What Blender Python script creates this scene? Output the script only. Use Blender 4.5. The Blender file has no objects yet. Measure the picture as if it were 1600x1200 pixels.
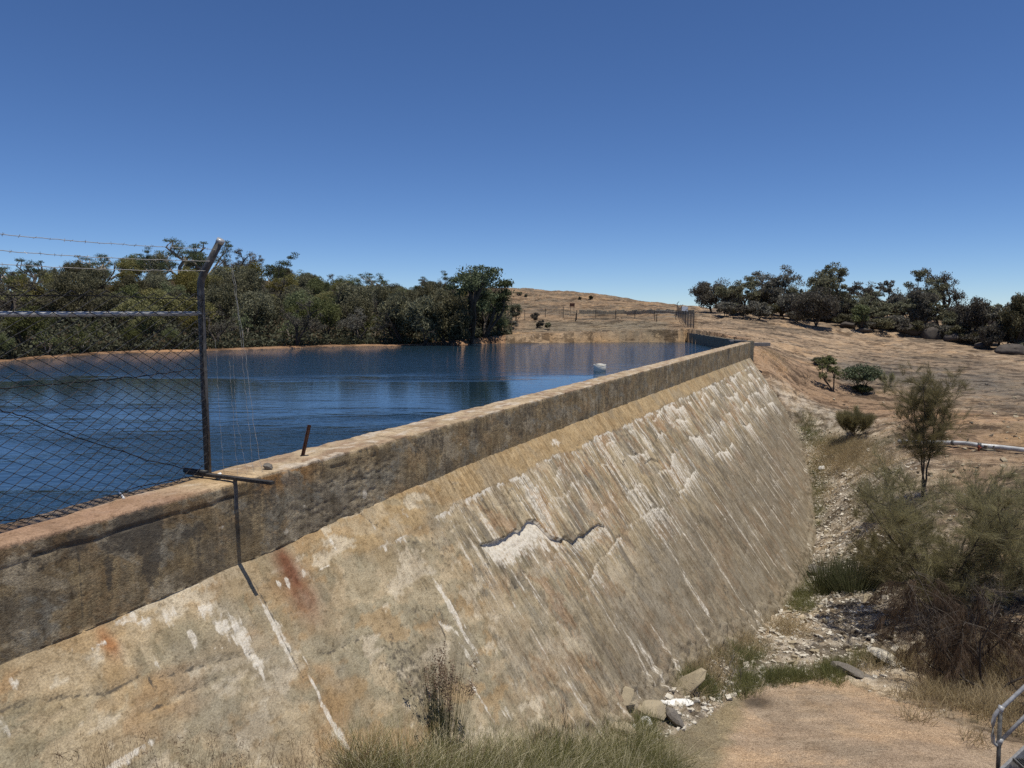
import bpy, math
import numpy as np
from mathutils import Vector

# ------------------------------------------------------------------ camera, light, exposure
SC = bpy.context.scene
COL = SC.collection
F = 1150.0                      # focal length in photo pixels (photo 1600 x 1200)
EYE = 1.7                       # eye height over the wall top (wall top is z = 0)
TH = math.atan(110 / F)         # the camera looks down by this much
cam_d = bpy.data.cameras.new("camera")
cam = bpy.data.objects.new("camera", cam_d); COL.objects.link(cam)
cam.location = (0, 0, EYE)
cam.rotation_euler = (math.pi / 2 - TH, 0, 0)
cam_d.sensor_width = 36; cam_d.lens = 36 * F / 1600
cam_d.clip_start = 0.05; cam_d.clip_end = 8000
SC.camera = cam

SUN_DIR = np.array([0.243 * 0.9068 - 0.03 * 0.42, -0.243 * 0.4217 - 0.03 * 0.9068, 1.0])   # towards the sun
SUN_DIR /= np.linalg.norm(SUN_DIR)
ELEV = math.asin(SUN_DIR[2]); AZ = math.atan2(SUN_DIR[0], SUN_DIR[1])
W = bpy.data.worlds.new("World"); SC.world = W; W.use_nodes = True
wn = W.node_tree.nodes; wl = W.node_tree.links
bg = wn["Background"]
sky = wn.new("ShaderNodeTexSky"); sky.sky_type = 'NISHITA'; sky.sun_disc = False
sky.sun_elevation = ELEV; sky.sun_rotation = AZ
sky.altitude = 0; sky.air_density = 0.62; sky.dust_density = 0.0; sky.ozone_density = 7.5
hsv = wn.new('ShaderNodeHueSaturation'); hsv.inputs['Saturation'].default_value = 1.08; hsv.inputs['Hue'].default_value = .5045
wl.new(sky.outputs[0], hsv.inputs['Color']); wl.new(hsv.outputs[0], bg.inputs[0]); bg.inputs[1].default_value = 0.108
sun_d = bpy.data.lights.new("sun", 'SUN'); sun = bpy.data.objects.new("sun", sun_d); COL.objects.link(sun)
sun_d.energy = 4.5; sun_d.angle = math.radians(0.53); sun_d.color = (1.0, 0.94, 0.82)
sun.rotation_euler = Vector(SUN_DIR.tolist()).to_track_quat('Z', 'Y').to_euler()
SC.view_settings.view_transform = 'Standard'; SC.view_settings.look = 'None'
SC.view_settings.exposure = 0.0; SC.view_settings.gamma = 1
SC.cycles.use_denoising = False; SC.cycles.max_bounces = 6; SC.cycles.transparent_max_bounces = 8

# ------------------------------------------------------------------ pixel <-> place
def ray(x, y):
    a = (x - 800) / F; b = -(y - 600) / F
    return np.array([a, math.cos(TH) + b * math.sin(TH), -math.sin(TH) + b * math.cos(TH)])
def Pz(x, y, z):
    r = ray(x, y); return np.array([0, 0, EYE]) + (z - EYE) / r[2] * r
def Pd(x, y, d):
    r = ray(x, y); return np.array([0, 0, EYE]) + d / r[1] * r
def proj(X, Y, Z):
    Z = Z - EYE
    c = np.maximum(Y * math.cos(TH) - Z * math.sin(TH), .05); u = Y * math.sin(TH) + Z * math.cos(TH)
    return 800 + F * X / c, 600 - F * u / c

# ------------------------------------------------------------------ numeric noise
def _hash(ix, iy, seed):
    h = (ix.astype(np.int64) * 374761393 + iy.astype(np.int64) * 668265263 + seed * 2147483647) & 0xFFFFFFFF
    h = ((h ^ (h >> 13)) * 1274126177) & 0xFFFFFFFF
    h = ((h ^ (h >> 16)) * 2246822519) & 0xFFFFFFFF
    return ((h ^ (h >> 15)) & 0xFFFFFF) / float(0xFFFFFF)
def noise(x, y, seed=0):
    x = np.asarray(x, float); y = np.asarray(y, float)
    x0 = np.floor(x); y0 = np.floor(y); fx = x - x0; fy = y - y0
    sx = fx * fx * fx * (fx * (fx * 6 - 15) + 10); sy = fy * fy * fy * (fy * (fy * 6 - 15) + 10)
    def g(i, j):
        a = _hash(x0 + i, y0 + j, seed) * 2 * math.pi
        return np.cos(a) * (fx - i) + np.sin(a) * (fy - j)
    n0 = g(0, 0) * (1 - sx) + g(1, 0) * sx; n1 = g(0, 1) * (1 - sx) + g(1, 1) * sx
    return (n0 * (1 - sy) + n1 * sy) * 1.5
def fbm(x, y, seed=0, oct=4, gain=.5):
    t = 0; a = 1; s = 0
    for k in range(oct):
        t = t + a * noise(x * 2 ** k + 17.3 * k, y * 2 ** k - 9.1 * k, seed + k); s += a; a *= gain
    return t / s
def sstep(a, b, x):
    t = np.clip((x - a) / (b - a), 0, 1); return t * t * (3 - 2 * t)
def seg_dist(x, y, pts):
    best = np.full(np.shape(x), 1e9)
    for (ax, ay), (bx, by) in zip(pts[:-1], pts[1:]):
        dx, dy = bx - ax, by - ay
        t = np.clip(((x - ax) * dx + (y - ay) * dy) / (dx * dx + dy * dy + 1e-12), 0, 1)
        best = np.minimum(best, np.hypot(x - ax - t * dx, y - ay - t * dy))
    return best
def inside(x, y, poly):
    r = np.zeros(np.shape(x), bool); n = len(poly)
    for i in range(n):
        x1, y1 = poly[i]; x2, y2 = poly[(i + 1) % n]
        c = ((y1 > y) != (y2 > y)) & (x < (x2 - x1) * (y - y1) / (y2 - y1 + 1e-12) + x1)
        r ^= c
    return r

# ------------------------------------------------------------------ mesh and object helpers
def mk(name, V, Fc, mat=None, parent=None, smooth=False, cols=None, uv=None, mats=None, mi=None):
    """numpy vertices + list of face arrays (n x 3 / n x 4) -> one linked mesh object"""
    me = bpy.data.meshes.new(name)
    V = np.asarray(V, np.float32)
    if not isinstance(Fc, list): Fc = [Fc]
    Fc = [np.asarray(f, np.int32) for f in Fc if len(f)]
    me.vertices.add(len(V)); me.vertices.foreach_set("co", V.ravel())
    nl = sum(f.size for f in Fc); nf = sum(len(f) for f in Fc)
    me.loops.add(nl); me.polygons.add(nf)
    li = np.concatenate([f.ravel() for f in Fc])
    sizes = np.concatenate([np.full(len(f), f.shape[1], np.int32) for f in Fc])
    st = np.concatenate([[0], np.cumsum(sizes)[:-1]]).astype(np.int32)
    me.loops.foreach_set("vertex_index", li); me.polygons.foreach_set("loop_start", st)
    me.update(calc_edges=True); me.validate()
    if cols:
        for k, c in cols.items():
            a = me.color_attributes.new(k, 'FLOAT_COLOR', 'POINT')
            c = np.asarray(c, np.float32)
            if c.ndim == 1: c = np.stack([c, c, c], 1)
            a.data.foreach_set("color", np.concatenate([c, np.ones((len(c), 1), np.float32)], 1).ravel())
    if uv is not None:
        l = me.uv_layers.new(name="uv"); l.data.foreach_set("uv", np.asarray(uv, np.float32)[li].ravel())
    if mats:
        for m in mats: me.materials.append(m)
        if mi is not None: me.polygons.foreach_set("material_index", np.asarray(mi, np.int32))
    elif mat: me.materials.append(mat)
    me.polygons.foreach_set("use_smooth", np.full(nf, smooth))
    o = bpy.data.objects.new(name, me); COL.objects.link(o)
    if parent: o.parent = parent
    return o
def tag(o, label=None, cat=None, group=None, kind=None):
    if label: o["label"] = label
    if cat: o["category"] = cat
    if group: o["group"] = group
    if kind: o["kind"] = kind
    return o
def thing(name, label, cat, loc=(0, 0, 0), rz=0, group=None):
    o = bpy.data.objects.new(name, None); COL.objects.link(o); o.empty_display_size = .1
    o.location = tuple(float(a) for a in loc); o.rotation_euler = (0, 0, rz)
    return tag(o, label, cat, group)
def dup(root, loc, rz, sc, label, group=None):
    r = root.copy(); COL.objects.link(r); r.location = tuple(float(a) for a in loc); r.rotation_euler = (0, 0, rz)
    r.scale = sc if hasattr(sc, '__len__') else (sc, sc, sc); r["label"] = label
    if group: r["group"] = group
    for ch in root.children:
        c = ch.copy(); COL.objects.link(c); c.parent = r
    return r
class MB:
    """collects shapes into one mesh"""
    def __init__(s): s.V = []; s.Q = []; s.T = []; s.n = 0
    def add(s, V, Q=None, T=None):
        if Q is not None and len(Q): s.Q.append(np.asarray(Q, int) + s.n)
        if T is not None and len(T): s.T.append(np.asarray(T, int) + s.n)
        V = np.asarray(V, float).reshape(-1, 3); s.V.append(V); s.n += len(V)
    def tube(s, P, r, k=8, cap=True):
        P = np.asarray(P, float); n = len(P); r = np.broadcast_to(np.asarray(r, float), (n,))
        T = np.gradient(P, axis=0); T /= np.linalg.norm(T, axis=1, keepdims=True) + 1e-9
        ref = np.array([0, 0, 1.]) if abs(T[:, 2]).mean() < .8 else np.array([1., 0, 0])
        A = np.cross(T, ref); A /= np.linalg.norm(A, axis=1, keepdims=True) + 1e-9; B = np.cross(T, A)
        an = np.arange(k) * 2 * math.pi / k
        V = P[:, None] + r[:, None, None] * (np.cos(an)[None, :, None] * A[:, None] + np.sin(an)[None, :, None] * B[:, None])
        i = np.arange(n - 1)[:, None] * k; j = np.arange(k)[None]; j2 = (j + 1) % k
        Q = np.stack([i + j, i + j2, i + k + j2, i + k + j], -1).reshape(-1, 4)
        V = V.reshape(-1, 3); T3 = []
        if cap and k > 3:
            V = np.concatenate([V, P[:1], P[-1:]]); c = n * k
            T3 = [(c, (a + 1) % k, a) for a in range(k)] + [(c + 1, (n - 1) * k + a, (n - 1) * k + (a + 1) % k) for a in range(k)]
        s.add(V, Q, T3)
    def box(s, c, size, R=None, bev=0.0):
        h = np.array(size) / 2.
        b = min(bev, h.min() * .45)
        V = []; 
        if b <= 0:
            V = np.array([[x, y, z] for z in (-1, 1) for y in (-1, 1) for x in (-1, 1)]) * h
            Q = [(0, 2, 3, 1), (4, 5, 7, 6), (0, 1, 5, 4), (2, 6, 7, 3), (0, 4, 6, 2), (1, 3, 7, 5)]
            T = []
        else:
            idx = {}
            for sx in (-1, 1):
                for sy in (-1, 1):
                    for sz in (-1, 1):
                        for ax in range(3):
                            v = np.array([sx, sy, sz]) * (h - b); v[ax] += (sx, sy, sz)[ax] * b
                            idx[(sx, sy, sz, ax)] = len(V); V.append(v)
            Q = []; T = []
            for ax in range(3):
                o = [a for a in range(3) if a != ax]
                for sg in (-1, 1):
                    L = []
                    for a, c2 in ((-1, -1), (1, -1), (1, 1), (-1, 1)):
                        k = [0, 0, 0]; k[ax] = sg; k[o[0]] = a; k[o[1]] = c2; L.append(idx[(*k, ax)])
                    Q.append(L)
                for a in (-1, 1):
                    for c2 in (-1, 1):
                        k0 = [0, 0, 0]; k0[o[0]] = a; k0[o[1]] = c2
                        k1 = list(k0); k0[ax] = -1; k1[ax] = 1
                        Q.append([idx[(*k0, o[0])], idx[(*k1, o[0])], idx[(*k1, o[1])], idx[(*k0, o[1])]])
            for sx in (-1, 1):
                for sy in (-1, 1):
                    for sz in (-1, 1): T.append([idx[(sx, sy, sz, a)] for a in range(3)])
            V = np.array(V)
        if R is not None: V = V @ np.asarray(R).T
        s.add(V + np.array(c), Q, T)
    def build(s, name, mat, parent=None, smooth=False, **kw):
        V = np.concatenate(s.V); Fc = []
        if s.Q: Fc.append(np.concatenate(s.Q))
        if s.T: Fc.append(np.concatenate(s.T))
        return mk(name, V, Fc, mat, parent, smooth, **kw)
def grid_faces(nu, nv):
    i = np.arange(nu - 1)[:, None] * nv; j = np.arange(nv - 1)[None]
    return np.stack([i + j, i + nv + j, i + nv + j + 1, i + j + 1], -1).reshape(-1, 4)
def rotz(a): c, s = math.cos(a), math.sin(a); return np.array([[c, -s, 0], [s, c, 0], [0, 0, 1.]])
def roty(a): c, s = math.cos(a), math.sin(a); return np.array([[c, 0, s], [0, 1, 0], [-s, 0, c]])
def rotx(a): c, s = math.cos(a), math.sin(a); return np.array([[1, 0, 0], [0, c, -s], [0, s, c]])

# ------------------------------------------------------------------ materials
class NT:
    def __init__(s, name):
        s.m = bpy.data.materials.new(name); s.m.use_nodes = True; s.t = s.m.node_tree
        s.b = s.t.nodes["Principled BSDF"]; s.out = s.t.nodes["Material Output"]
    def n(s, typ, **kw):
        nd = s.t.nodes.new(typ)
        for k, v in kw.items(): setattr(nd, k, v)
        return nd
    def link(s, a, b): s.t.links.new(a, b)
    def setin(s, sock, v):
        if isinstance(v, bpy.types.NodeSocket): s.link(v, sock)
        elif hasattr(v, '__len__') and len(v) == 3 and sock.type == 'RGBA': sock.default_value = (*v, 1)
        else: sock.default_value = v
    def coord(s, kind='Object', scale=(1, 1, 1)):
        if kind == 'uv': o = s.n('ShaderNodeUVMap', uv_map='uv').outputs[0]
        elif kind == 'pos': o = s.n('ShaderNodeNewGeometry').outputs['Position']
        else: o = s.n('ShaderNodeTexCoord').outputs[kind]
        mp = s.n('ShaderNodeMapping'); mp.inputs['Scale'].default_value = scale; s.link(o, mp.inputs[0]); return mp.outputs[0]
    def noise(s, co, scale, detail=4, rough=.55, dist=0):
        nd = s.n('ShaderNodeTexNoise'); s.link(co, nd.inputs['Vector']); nd.inputs['Scale'].default_value = scale
        nd.inputs['Detail'].default_value = detail; nd.inputs['Roughness'].default_value = rough; nd.inputs['Distortion'].default_value = dist
        return nd.outputs[0]
    def vor(s, co, scale, feat='F1'):
        nd = s.n('ShaderNodeTexVoronoi', feature=feat); s.link(co, nd.inputs['Vector']); nd.inputs['Scale'].default_value = scale; return nd.outputs[0]
    def ramp(s, v, a, b, lo=0., hi=1.):
        nd = s.n('ShaderNodeMapRange', interpolation_type='SMOOTHSTEP'); s.setin(nd.inputs[0], v)
        for i, x in zip((1, 2, 3, 4), (a, b, lo, hi)): s.setin(nd.inputs[i], x)
        return nd.outputs[0]
    def math(s, op, a, b=0., clamp=False):
        nd = s.n('ShaderNodeMath', operation=op, use_clamp=clamp); s.setin(nd.inputs[0], a); s.setin(nd.inputs[1], b); return nd.outputs[0]
    def mix(s, f, a, b, bt='MIX'):
        nd = s.n('ShaderNodeMix', data_type='RGBA', blend_type=bt); s.setin(nd.inputs[0], f); s.setin(nd.inputs[6], a); s.setin(nd.inputs[7], b); return nd.outputs[2]
    def attr(s, name): return s.n('ShaderNodeAttribute', attribute_name=name).outputs['Color']
    def sep(s, c):
        nd = s.n('ShaderNodeSeparateColor'); s.link(c, nd.inputs[0]); return nd.outputs
    def bump(s, h, strength, dist=.02, prev=None):
        nd = s.n('ShaderNodeBump'); s.link(h, nd.inputs['Height']); nd.inputs['Strength'].default_value = strength; nd.inputs['Distance'].default_value = dist
        if prev is not None: s.link(prev, nd.inputs['Normal'])
        return nd.outputs[0]
    def done(s, col, rough=.85, normal=None, metal=0, spec=.25):
        s.setin(s.b.inputs['Base Color'], col); s.setin(s.b.inputs['Roughness'], rough); s.b.inputs['Metallic'].default_value = metal
        s.b.inputs['Specular IOR Level'].default_value = spec
        if normal is not None: s.link(normal, s.b.inputs['Normal'])
        return s.m

def simple_mat(name, c1, c2, scale=8, rough=.7, metal=0, bump=.2, spec=.3):
    t = NT(name); co = t.coord('Object'); n1 = t.noise(co, scale, 5); n2 = t.noise(co, scale * 6, 3)
    c = t.mix(t.ramp(n1, .35, .65), c1, c2)
    return t.done(c, t.ramp(n2, .3, .7, rough - .1, min(1, rough + .1)), t.bump(n2, bump, .01), metal, spec)

def leaf_mat(name, c1, c2, c3=None, trans=.25):
    """foliage: clump to clump colour change, some light through the leaves"""
    t = NT(name); co = t.coord('Object'); oi = t.n('ShaderNodeObjectInfo').outputs['Random']
    n = t.noise(co, 1.1, 3); n2 = t.noise(co, 9, 2)
    c = t.mix(t.ramp(n, .35, .65), c1, c2)
    c = t.mix(t.ramp(n2, .5, .75, 0, .6), c, c3 or c2)
    hs = t.n('ShaderNodeHueSaturation'); t.link(c, hs.inputs['Color'])
    t.setin(hs.inputs['Value'], t.ramp(oi, 0, 1, .72, 1.3)); t.setin(hs.inputs['Hue'], t.ramp(oi, 0, 1, .485, .512))
    t.setin(hs.inputs['Saturation'], t.ramp(oi, 1, 0, .8, 1.12))
    col = hs.outputs[0]
    t.done(col, .65, spec=.25)
    tr = t.n('ShaderNodeBsdfTranslucent'); t.link(col, tr.inputs[0])
    mx = t.n('ShaderNodeMixShader'); mx.inputs[0].default_value = trans
    t.link(t.b.outputs[0], mx.inputs[1]); t.link(tr.outputs[0], mx.inputs[2]); t.link(mx.outputs[0], t.out.inputs[0])
    return t.m

M = {}
M['bark_dark'] = simple_mat('bark_dark', (.045, .035, .028), (.09, .075, .06), 12, .9, bump=.5)
M['bark_pale'] = simple_mat('bark_pale', (.42, .37, .30), (.20, .16, .12), 9, .85, bump=.3)
M['dead_wood'] = simple_mat('dead_wood', (.13, .115, .10), (.25, .225, .20), 14, .9, bump=.3)
M['leaf_sheoak'] = leaf_mat('leaf_sheoak', (.12, .115, .064), (.155, .148, .08), (.21, .20, .115))
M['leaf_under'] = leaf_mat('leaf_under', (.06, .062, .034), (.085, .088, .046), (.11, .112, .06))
M['leaf_green'] = leaf_mat('leaf_green', (.11, .125, .045), (.145, .16, .06), (.21, .225, .09))
M['leaf_wattle'] = leaf_mat('leaf_wattle', (.155, .145, .042), (.20, .18, .055), (.26, .23, .08))
M['leaf_gum'] = leaf_mat('leaf_gum', (.062, .08, .034), (.095, .118, .05), (.19, .21, .12))
M['leaf_grey'] = leaf_mat('leaf_grey', (.115, .105, .08), (.145, .135, .105), (.20, .185, .145))
M['needle'] = leaf_mat('needle', (.24, .22, .11), (.30, .275, .14), (.38, .34, .18), .4)
M['needle_brown'] = leaf_mat('needle_brown', (.125, .085, .055), (.17, .12, .075), (.24, .18, .12), .3)
M['grass_green'] = leaf_mat('grass_green', (.175, .19, .075), (.23, .235, .10), (.38, .34, .18), .35)
M['grass_straw'] = leaf_mat('grass_straw', (.46, .39, .23), (.56, .48, .30), (.66, .58, .38), .35)
M['grass_dark'] = leaf_mat('grass_dark', (.10, .11, .05), (.14, .15, .065), (.22, .2, .1), .3)
M['seed_brown'] = leaf_mat('seed_brown', (.14, .08, .05), (.20, .12, .07), (.25, .16, .1), .2)
M['galv'] = simple_mat('galv', (.34, .345, .35), (.46, .465, .47), 20, .45, .25, .05)
M['galv_dull'] = simple_mat('galv_dull', (.065, .065, .066), (.125, .123, .12), 18, .6, .1, .1)
M['wire'] = simple_mat('wire', (.07, .07, .075), (.14, .14, .145), 30, .5, .6, .05)
M['mesh_wire'] = simple_mat('mesh_wire', (.012, .012, .014), (.03, .03, .034), 40, .6, 0, .0, .12)
M['barb'] = simple_mat('barb', (.24, .235, .23), (.36, .35, .34), 30, .5, .1, .0)
M['rust'] = simple_mat('rust', (.07, .032, .022), (.14, .07, .045), 25, .85, .2, .4)
M['steel_dark'] = simple_mat('steel_dark', (.035, .033, .032), (.075, .068, .06), 25, .7, .3, .3)
M['float'] = simple_mat('float', (.90, .86, .74), (.80, .75, .63), 6, .6, 0, .1)
M['pipe'] = simple_mat('pipe', (.55, .56, .56), (.42, .42, .41), 4, .5, .1, .1)
M['red_paint'] = simple_mat('red_paint', (.28, .06, .035), (.20, .05, .03), 20, .6)
M['black_rubber'] = simple_mat('black_rubber', (.012, .012, .013), (.022, .022, .022), 20, .5)
M['sign_face'] = simple_mat('sign_face', (.62, .68, .74), (.70, .74, .78), 10, .5)
M['timber'] = simple_mat('timber', (.17, .155, .15), (.24, .22, .205), 10, .9)

def stone_mat(name, c1, c2, c3, scale=5, bump=.6):
    t = NT(name); co = t.coord('Object'); n = t.noise(co, scale, 6, .6); n2 = t.noise(co, scale * 7, 4, .7); v = t.noise(co, scale * 22, 2)
    c = t.mix(t.ramp(n, .35, .65), c1, c2); c = t.mix(t.ramp(n2, .55, .7, 0, .7), c, c3)
    return t.done(c, .9, t.bump(t.math('ADD', n2, t.math('MULTIPLY', v, .4)), bump, .02))
M['stone_pale'] = stone_mat('stone_pale', (.58, .54, .46), (.50, .45, .37), (.36, .31, .24))
M['chips'] = stone_mat('chips', (.58, .54, .46), (.48, .43, .35), (.33, .28, .22), 2.5)
M['stone_white'] = stone_mat('stone_white', (.80, .79, .76), (.72, .70, .66), (.55, .5, .44), bump=.3)
M['stone_tan'] = stone_mat('stone_tan', (.38, .32, .22), (.31, .26, .18), (.22, .19, .15))
M['stone_grey'] = stone_mat('stone_grey', (.14, .125, .11), (.19, .17, .145), (.09, .082, .074))
M['boulder'] = stone_mat('boulder', (.10, .085, .072), (.065, .058, .052), (.20, .155, .115), 1.2)
M['concrete_plain'] = stone_mat('concrete_plain', (.27, .235, .17), (.20, .175, .13), (.13, .115, .09), 2.5)

# ------------------------------------------------------------------ the dam line: P(u) = O + u*T, outwards is N
T2 = np.array([.4217, .9068]); N2 = np.array([.9068, -.4217]); O2 = np.array([-6.22, 0.])
RUN = .72                                     # the face runs out .72 m for each metre down
U_END = 48.6
HU = np.array([0, 5.8, 8, 9.6, 10.5, 13.3, 18.8, 29.6, 48.6]); HH = np.array([.92, .90, .88, .84, .81, .77, .78, .84, .94])
def hpar(u): return np.interp(u, HU, HH)
def face_uv(px, py):
    """(u, s) on the sloped face seen at a photo pixel; s is metres below the parapet's foot"""
    R = ray(px, py); z0 = -.86
    for _ in range(6):
        dn = np.array([N2[0] * RUN, N2[1] * RUN, -1.]); t = np.array([*T2, 0]); Nn = np.cross(t, dn)
        o = np.array([*O2, z0]); C = np.array([0, 0, EYE]); p = C + np.dot(o - C, Nn) / np.dot(R, Nn) * R
        u = (p - o) @ t; z0 = -hpar(u)
    return u, z0 - p[2]
def par_uv(px, py):
    o = np.array([*O2, 0]); n = np.array([*N2, 0]); R = ray(px, py); C = np.array([0, 0, EYE])
    p = C + ((o - C) @ n) / (R @ n) * R
    return (p - o)[:2] @ T2, -p[2]

# ------------------------------------------------------------------ ground heights
shore_px = [(-500, 640), (-220, 585), (0, 566), (170, 553), (340, 548), (520, 541.5), (640, 540), (720, 538), (775, 536.5), (860, 535), (960, 534.5), (1058, 534.5)]
shore = [tuple(Pz(x, y, -.75)[:2]) for x, y in shore_px]
SIDE = [(14.3, 44.4), (15.35, 64.8)]          # reservoir side of the return wall
P0 = O2 - 30 * T2 - .3 * N2; P1 = O2 + U_END * T2 - .3 * N2
LAKE = [tuple(P0), tuple(P1), SIDE[0], SIDE[1]] + shore[::-1] + [(-60, 5), (-60, -30)]
C3 = []
def cz(X, Y, Z): C3.append((X, Y, Z))
def cp(px, py, d): C3.append(tuple(Pd(px, py, d)))
base_px = [(1205, 604), (1236, 655), (1257, 700), (1267, 750), (1274, 810), (1270, 870), (1250, 920), (1205, 968), (1130, 1008), (1050, 1066), (1000, 1118), (950, 1172), (800, 1195), (525, 1215), (200, 1225), (0, 1235)]
BASE = []
for x, y in base_px:
    u, s = face_uv(x, y); BASE.append((u, s))
    q = O2 + u * T2 + RUN * s * N2; cz(q[0], q[1], -hpar(u) - s)
for a in [(1300, 880, 25), (1300, 820, 29), (1300, 760, 33.5), (1300, 700, 38), (1300, 650, 42.5), (1250, 610, 46.5), (1215, 565, 47.5), (1190, 545, 52), (1300, 600, 50), (1250, 560, 56), (1300, 540, 72), (1250, 520, 76),
          (1300, 507, 92), (1200, 496, 98), (1085, 488, 108), (1130, 506, 78), (1110, 516, 66), (1180, 526, 62), (1390, 525, 82), (1500, 541, 76), (1600, 553, 70), (1750, 570, 62), (1450, 560, 66), (1600, 600, 52), (1450, 600, 52),
          (1450, 650, 39), (1600, 650, 40), (1600, 702, 32), (1450, 692, 33), (1400, 740, 28), (1500, 760, 26), (1600, 800, 23), (1440, 778, 25), (1350, 800, 28), (1400, 880, 22), (1350, 950, 19), (1600, 900, 19.5), (1480, 960, 17.5),
          (1250, 980, 18), (1300, 1040, 15.2), (1200, 1040, 15.2), (1400, 1050, 14.6), (1150, 1075, 13.4), (1500, 1060, 14.5), (1600, 1020, 15), (1300, 1075, 13.4), (1200, 1130, 11.8), (1400, 1110, 12.2), (1500, 1160, 11.0), (1570, 1190, 10.6),
          (1100, 1150, 11.2), (1000, 1200, 9.9), (1300, 1200, 10.0), (1650, 1150, 11.6), (1800, 1100, 12.6), (1800, 900, 19), (1850, 700, 30)]: cp(*a)
# the bare dome and the wooded hill over the water, the rise behind the right-hand trees
for a in [(1060, 514, 69), (1000, 521, 69), (900, 521, 69), (820, 521, 69), (1000, 504, 80), (900, 503, 82), (1055, 494, 88), (960, 493, 92), (880, 492, 95), (820, 500, 85), (820, 470, 120), (900, 468, 125), (985, 472, 126), (790, 451, 150), (850, 455, 150), (930, 461, 152),
          (1000, 472, 148), (1050, 481, 140), (700, 455, 150), (640, 480, 110), (600, 473, 118), (520, 462, 120), (450, 451, 120), (340, 437, 122), (200, 446, 122), (100, 458, 122), (0, 463, 122), (-150, 470, 120), (-400, 480, 115), (340, 500, 78), (0, 510, 70),
          (600, 505, 78), (150, 500, 75), (480, 495, 80), (1300, 487, 118), (1450, 500, 100), (1600, 520, 88), (1150, 486, 122), (1700, 520, 95)]: cp(*a)
for a in [(-120, 200, -2), (0, 210, 1.5), (60, 190, -1), (130, 150, -4), (120, 80, -4), (120, 20, -6), (60, 20, -5.2), (30, 5, -4.6), (12, 2, -4.2), (5, 3, -4.0), (1.5, 2.5, -3.2), (0, 0, -2.6), (-1, -3, -2.2), (8, -10, -4), (-120, 60, 1), (-110, 100, 2),
          (40, 45, -4.1), (60, 50, -4)]: cz(*a)
C3 = np.array(C3)
def _tps(r2): return np.where(r2 > 0, r2 * np.log(np.sqrt(r2) + 1e-9), 0.)
_X = C3[:, :2]; _n = len(_X)
_K = _tps(((_X[:, None] - _X[None]) ** 2).sum(-1)) + np.eye(_n) * .6
_P = np.concatenate([np.ones((_n, 1)), _X], 1)
_A = np.block([[_K, _P], [_P.T, np.zeros((3, 3))]])
_w = np.linalg.solve(_A, np.concatenate([C3[:, 2], np.zeros(3)]))
def tps(x, y):
    out = np.empty(x.size); xf = x.ravel(); yf = y.ravel()
    for a in range(0, x.size, 20000):
        xx = xf[a:a + 20000]; yy = yf[a:a + 20000]
        r2 = (xx[:, None] - _X[None, :, 0]) ** 2 + (yy[:, None] - _X[None, :, 1]) ** 2
        out[a:a + 20000] = _tps(r2) @ _w[:_n] + _w[_n] + _w[_n + 1] * xx + _w[_n + 2] * yy
    return out.reshape(x.shape)
# outline of the near granite outcrop (photo px, dropped on the ground)
def spaced(segs):
    a = [segs[0][0]]
    for (x0, x1, d0, d1) in segs:
        x = x0
        while x < x1 - 1e-6:
            x += d0 + (d1 - d0) * (x - x0) / (x1 - x0); a.append(min(x, x1))
    return np.array(a)
GX = spaced([(-900, -150, 60, 8), (-150, -40, 4, .9), (-40, -8, .6, .4), (-8, -1, .3, .1), (-1, 18, .085, .085), (18, 40, .1, .35), (40, 140, .4, 3), (140, 1200, 8, 80)])
GY = spaced([(-200, -10, 20, 2), (-10, 6, 1, .15), (6, 26, .08, .09), (26, 62, .1, .28), (62, 160, .3, .9), (160, 300, 2, 12), (300, 3500, 20, 200)])
xx, yy = np.meshgrid(GX, GY, indexing='ij')
zz = tps(np.clip(xx, -140, 140), np.clip(yy, -20, 215))
zz = np.clip(zz, -9, 12)
away = np.maximum(np.maximum(np.abs(xx) - 140, 0), np.maximum(yy - 205, 0)); zz -= np.minimum(away * .06, 14)
INL = inside(xx, yy, LAKE)
ds = seg_dist(xx, yy, shore) + fbm(xx * .35, yy * .35, 5, 3) * 1.0
dw = np.minimum(seg_dist(xx, yy, [tuple(P0), tuple(P1)]), seg_dist(xx, yy, [SIDE[0], SIDE[1]]))
# roughness: ledges and flakes running down-slope, coarse gravel in the gully
L1 = fbm(xx * .11, yy * .22, 11, 5); L2 = fbm(xx * .5 + L1 * 2, yy * 1.3, 12, 5); L3 = fbm(xx * 2.1, yy * 2.6, 13, 4)
dist = np.hypot(xx, yy)
PX, PY = proj(xx, yy, zz)
OUT_PX = [(940, 1230), (975, 1185), (1045, 1150), (1110, 1118), (1150, 1085), (1230, 1068), (1310, 1062), (1380, 1090), (1450, 1110), (1545, 1150), (1640, 1200), (1700, 1300), (900, 1300)]
outm = inside(PX, PY, OUT_PX) & (yy < 16) & (yy > 1)
od = seg_dist(PX, PY, OUT_PX[:-2]); outc = np.where(outm, 1., 0.) * sstep(0, 26, od)
near = (yy < 24) & (yy > 0)
ter = np.floor(L1 * 9 + L2 * 1.5) ; frac = (L1 * 9 + L2 * 1.5) - ter
ledge = sstep(.0, .25, frac) * .10 + ter * .0
zz += np.where(dist > 26, 1, .35) * (L2 * .10 + ledge * np.where(dist > 40, 1.2, .7)) * (1 - outc)
zz += L3 * .045 * (1 - outc) * (dist < 70) + outc * (L2 * .035 + L3 * .008)
dome = sstep(0, 1, (dist - 60) / 40) * L1 * .9
zz += dome
gully_line = [tuple((O2 + u * T2 + (RUN * s + 1.2) * N2)) for u, s in BASE[1:12]]
gd = seg_dist(xx, yy, gully_line) ; gul = sstep(4.2, 1.0, gd + L2 * 1.5) * (1 - outc)
rub = np.abs(fbm(xx * 3.3, yy * 3.3, 31, 4)); zz += gul * (rub * .22 - .05)
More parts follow.
